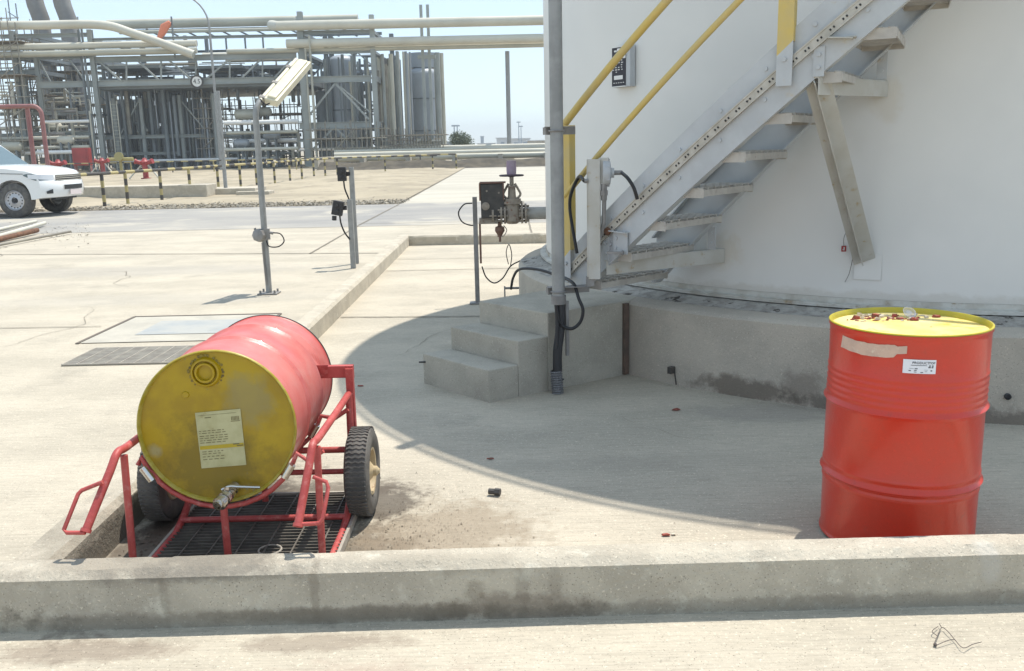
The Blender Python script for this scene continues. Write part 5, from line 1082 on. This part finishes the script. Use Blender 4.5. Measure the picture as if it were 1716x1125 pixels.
m_=B(13,20,27,29,YF_,.07); build(m_,'cross_bar',DSTEEL,t)
# left frame columns
rack('left_process_frame','dark steel frame around the scaffolds left of the pipe bridge',[(20,52,.4),(38,120,.4),(60,95,.35)],[(0,150,60,.35),(0,150,97,.3),(-40,65,122,.4),(0,150,190,.25),(0,150,225,.25)],[(30,110,20,60,.15),(95,72,140,132,.12),(100,142,130,170,.12),(62,95,85,138,.12)],YF_+1,7)
# horizontal service pipes low at left and centre
random.seed(4)
for i,(u0,u1,v,r_) in enumerate([(-60,150,232,.16),(-60,110,240,.2),(-60,150,248,.14),(0,130,256,.18),(-40,150,214,.12),(375,500,205,.2),(380,500,222,.16),(390,498,236,.2),(376,500,250,.16),(170,470,268,.12),(60,150,222,.1),(70,150,204,.14),(500,640,250,.12)]):
    hpipe(u0,u1,v,YF_-1.5+random.uniform(0,4),r_,random.choice([LAGL,LAG,WHT,LAGL]),'pale service pipe low in the plant at '+['far left, highest of the set','far left behind the bonnet','far left at mid height','left just above the pickup bonnet','far left below the scaffold boards','centre gap, first under open sky','centre gap, second under open sky','centre gap, third under open sky','centre gap, lowest of four','ground level before the dark risers','the foot of the left stack','the foot of the right stack','ground level before the braced frame'][i],'service_pipe',grp='low service pipes in the plant')
# pumps / equipment clutter: small tanks
for i,(u,v,Y,r_,l,m) in enumerate([(412,192,88,.7,2.2,LAG),(440,188,90,.6,1.8,LAGL),(455,228,87,.5,1.6,VESM),(20,246,84,.6,2.,LAG),(110,235,85,.5,1.5,LAGL),(90,212,88,.5,1.5,LAGL),(405,240,86,.55,1.4,VESM)]):
    r_*=.72; l*=.8; p=fr(u,v,Y); t=thing('small_tank','small horizontal tank '+['under the bridge gap, top left','under the bridge gap, top right','under the bridge gap, low right','above the pickup windscreen base','beyond the pickup bonnet centre','above the pickup bonnet at stack foot','under the bridge gap, low left'][i],'tank',(p.x,Y,0),group='small horizontal tanks in the plant')
    m_=MB(); m_.lathe([(0,-l/2-.2),(r_*.7,-l/2-.1),(r_,-l/2+.1),(r_,l/2-.1),(r_*.7,l/2+.1),(0,l/2+.2)],p,(1,0,0),18); build(m_,'barrel',m,t,smooth=50)
    for sx in (-.3,.3): m_=MB(); m_.box((p.x+sx*l,Y,(p.z-r_*.5)/2),(.15,.6,max(.2,p.z-r_*.5))); build(m_,'support_leg',DSTEEL,t)
# ---- right pipe corridor beyond the lane
def berm(x,y): return .55*math.exp(-((y-70)/1.6)**2)+.25*noise.noise(Vector((x*.4,y*.6,1)))*math.exp(-((y-70)/2.5)**2)
m_=MB(); m_.sheet(-14,30,66,75,-.02,90,24,berm); struct(m_,'berm',BERM,smooth=60)
for i,(v,Y,r_,m,lb) in enumerate([(261,74,.24,LAG,'lowest and nearest long pipe over the dark berm'),(254,77,.20,LAGL,'second pale long pipe above the dark berm'),(249,80,.16,LAG,'third long pipe above the dark berm'),(245.5,84,.20,LAGL,'topmost of the long pipes above the dark berm')]):
    a=fr(735,v,Y); b=fr(1000,v,Y); z=fr(830,v,Y).z; m_=MB(); m_.tube([(fr(560,v,Y).x,Y,z),(b.x,Y,z)],r_,10); solo(m_,'pipeline',m,lb,'pipeline',(a.x,Y,z),'pipes above the berm',smooth=50)
for k in range(9):
    x=-15+k*3.6; m_=MB(); m_.box((x,78,.45),(.35,11,.9)); solo(m_,'pipe_sleeper',STEPC,'concrete sleeper under the long pipes beyond the lane','sleeper',(x,78,0),'sleepers under the long pipes')
# bush
t=thing('bush','round green bush on the horizon right of the plant','bush',(fr(776,245,110).x,110,0)); cx=fr(776,245,110).x
m_=MB(); random.seed(9)
lob=[(cx+random.uniform(-.9,.9),110+random.uniform(-.8,.8),1.2+random.uniform(0,1.5),random.uniform(.6,.95)) for _ in range(20)]
for (x,y,z,r_) in lob:
    for _ in range(230):
        d=Vector((random.gauss(0,1),random.gauss(0,1),random.gauss(0,1))).normalized()*r_*random.uniform(.5,1.1); c=Vector((x,y,z))+d; s=random.uniform(.05,.13)
        q_=[c+Vector((random.uniform(-s,s),random.uniform(-s,s),random.uniform(-s,s))) for _ in range(4)]; m_.add(q_,[(0,1,2),(0,2,3)])
build(m_,'crown',LEAF,t)
m_=MB()
for k in range(5): a=k*1.3; m_.tube([(cx,110,0),(cx+.5*math.cos(a),110+.5*math.sin(a),1.4)],[.09,.03],6)
build(m_,'stems',BARK,t)
# far buildings, masts
HAZEB=mat('hazy_white',(.60,.62,.64),rough=.8); HAZED=mat('hazy_blue_grey',(.33,.39,.46),rough=.8)  # distance haze is mixed into both of these colours
for i,(u0,u1,v,Y,m,lb) in enumerate([(832,852,232,260,HAZEB,'low pale building on the horizon left of the overhead pipe post'),(856,888,233,250,HAZEB,'long pale low building on the horizon nearest the tank'),(800,830,241,280,HAZED,'flat blue-grey shed on the horizon right of the bush'),(744,760,238,200,HAZED,'small dark shed on the horizon left of the bush'),(885,935,236,240,STEPC,'grey flat-roofed shed on the horizon touching the tank edge')]):
    a=fr(u0,v,Y); b=fr(u1,v,Y); z=fr((u0+u1)/2,v,Y).z; t=thing('distant_building',lb,'building',((a.x+b.x)/2,Y,0),group='buildings on the horizon')
    m_=MB(); m_.box(((a.x+b.x)/2,Y+4,z/2),(b.x-a.x,8,z)); build(m_,'walls',m,t)
    m_=MB(); m_.box(((a.x+b.x)/2,Y+4,z+.1),(b.x-a.x+.6,8.6,.2)); build(m_,'roof',HAZEB,t)
    n=max(1,int((b.x-a.x)/2)); 
    for k in range(n): m_=MB(); m_.box((a.x+(b.x-a.x)*(k+.5)/n,Y-.02,z*.55),(1.,.06,z*.3)); build(m_,'window',HAZED,t)
t=thing('distant_tower','small dark blue-grey block tower on the horizon right of the bush','tower',(fr(808,245,300).x,300,0)); a=fr(808,230,300); m_=MB(); m_.box((a.x,300,a.z/2),(1.0,1.4,a.z)); m_.box((a.x,300,a.z+.15),(1.3,1.7,.3)); build(m_,'block',HAZED,t)
for (u,v,Y,lb) in ((761,211,160,'thin floodlight mast left of the bush'),(766,211,165,'second thin mast close left of the bush'),(869,205,220,'thin mast on the horizon, left of a pair near the tank'),(873,212,220,'thin mast on the horizon, right of a pair near the tank')):
    a=fr(u,v,Y); m_=MB(); m_.tube([(a.x,Y,0),(a.x,Y,a.z)],[.16,.09],6); m_.box((a.x,Y,a.z),(.9,.3,.25)); solo(m_,'floodlight_mast',HAZED,lb,'mast',(a.x,Y,0),'thin masts on the horizon')

# finer clutter packed behind and inside the frames
random.seed(33)
def maze(label,u0,u1,v0,v1,Y0,Y1,nh,nv,ms):
    t=thing('pipe_maze',label,'pipes',(fr((u0+u1)/2,260,Y0).x,(Y0+Y1)/2,0))
    for i in range(nh):
        ua=random.uniform(u0,u1); ub=min(u1,ua+random.uniform(.15,.6)*(u1-u0)); v=random.uniform(v0,v1); Y=random.uniform(Y0,Y1); a=fr(ua,v,Y0); b=fr(ub,v,Y0); k=Y/Y0
        m_=MB(); r_=random.choice((.05,.07,.1,.16)); m_.tube([(a.x*k,Y,a.z),(b.x*k,Y,a.z)]+([(b.x*k,Y,max(0,a.z-random.uniform(.5,2.5)))] if random.random()<.5 else []),r_,6); build(m_,'cross_pipe',random.choice(ms),t)
    for i in range(nv):
        u=random.uniform(u0,u1); v=random.uniform(v0,v1); Y=random.uniform(Y0,Y1); a=fr(u,v,Y0); k=Y/Y0; m_=MB(); m_.tube([(a.x*k,Y,max(0,a.z-random.uniform(1,6))),(a.x*k,Y,a.z)],random.choice((.05,.08,.14,.2)),6); build(m_,'drop_pipe',random.choice(ms),t)
MS=[DSTEEL,DSTEEL,STEEL,SCAF,VESM]; ML=[LAG,LAGL,STEEL,SCAF,DSTEEL,STACKM]
maze('tangle of dark pipework behind the left risers under the bridge',165,300,155,262,YF_+10,YF_+16,46,40,MS)
maze('tangle of dark pipework behind the right risers under the bridge',300,372,155,262,YF_+10,YF_+16,36,30,MS)
maze('light clutter of pipework among the scaffolds at far left',-40,60,100,268,YF_-1,YF_+8,50,30,ML)
maze('light clutter of pipework round the feet of the stacks',60,150,120,268,YF_-1,YF_+8,50,30,ML)
maze('clutter of pale pipework in the low part of the open gap',376,500,215,265,YF_+2,YF_+10,40,36,ML)
maze('fine pipework behind the braced frame',525,640,92,262,YF_+8,YF_+14,46,46,MS)
maze('fine pipework above the bridge deck on its left half',155,330,100,136,YF_+2,YF_+10,40,24,MS)
maze('fine pipework above the bridge deck on its right half',330,498,98,136,YF_+2,YF_+10,40,24,MS)
maze('small pipework low down before the domed vessel',640,742,225,262,YF_-1,YF_+3,24,26,ML)
for (lab,u0,u1,v0,v1,Y) in (('dark equipment housing deep under the left of the bridge',175,262,168,262,YF_+17),('dark equipment housing deep under the middle of the bridge',270,366,175,262,YF_+17),('dark cooler box deep within the braced frame',530,612,150,262,YF_+15)):
    a=fr(u0,v0,Y); b=fr(u1,v1,Y); t=thing('equipment_housing',lab,'housing',((a.x+b.x)/2,Y,0)); m_=MB(); m_.box(((a.x+b.x)/2,Y+1,a.z/2),(b.x-a.x,2,a.z)); build(m_,'casing',DSTEEL,t)
    n=int((b.x-a.x)/.5)
    for k in range(n): m_=MB(); m_.box((a.x+(b.x-a.x)*(k+.5)/n,Y-.06,a.z/2),(.08,.12,a.z*.96)); build(m_,'rib',STEEL,t)

hz=MB(); hz.box((0,850,19),(3200,2300,41.5)); hzo=build(hz,'haze',[],None,(0,0,0))
hm=bpy.data.materials.new('haze'); hm.use_nodes=True; hn=hm.node_tree; hn.nodes.remove(hn.nodes['Principled BSDF']); pv=hn.nodes.new('ShaderNodeVolumePrincipled'); pv.inputs['Color'].default_value=(.86,.92,.97,1); pv.inputs['Density'].default_value=.0008; pv.inputs['Anisotropy'].default_value=.2
hn.links.new(pv.outputs[0],hn.nodes['Material Output'].inputs['Volume']); hzo.data.materials.append(hm); tag(hzo,'pale dusty air thinning the far plant and the horizon','haze',kind='stuff')
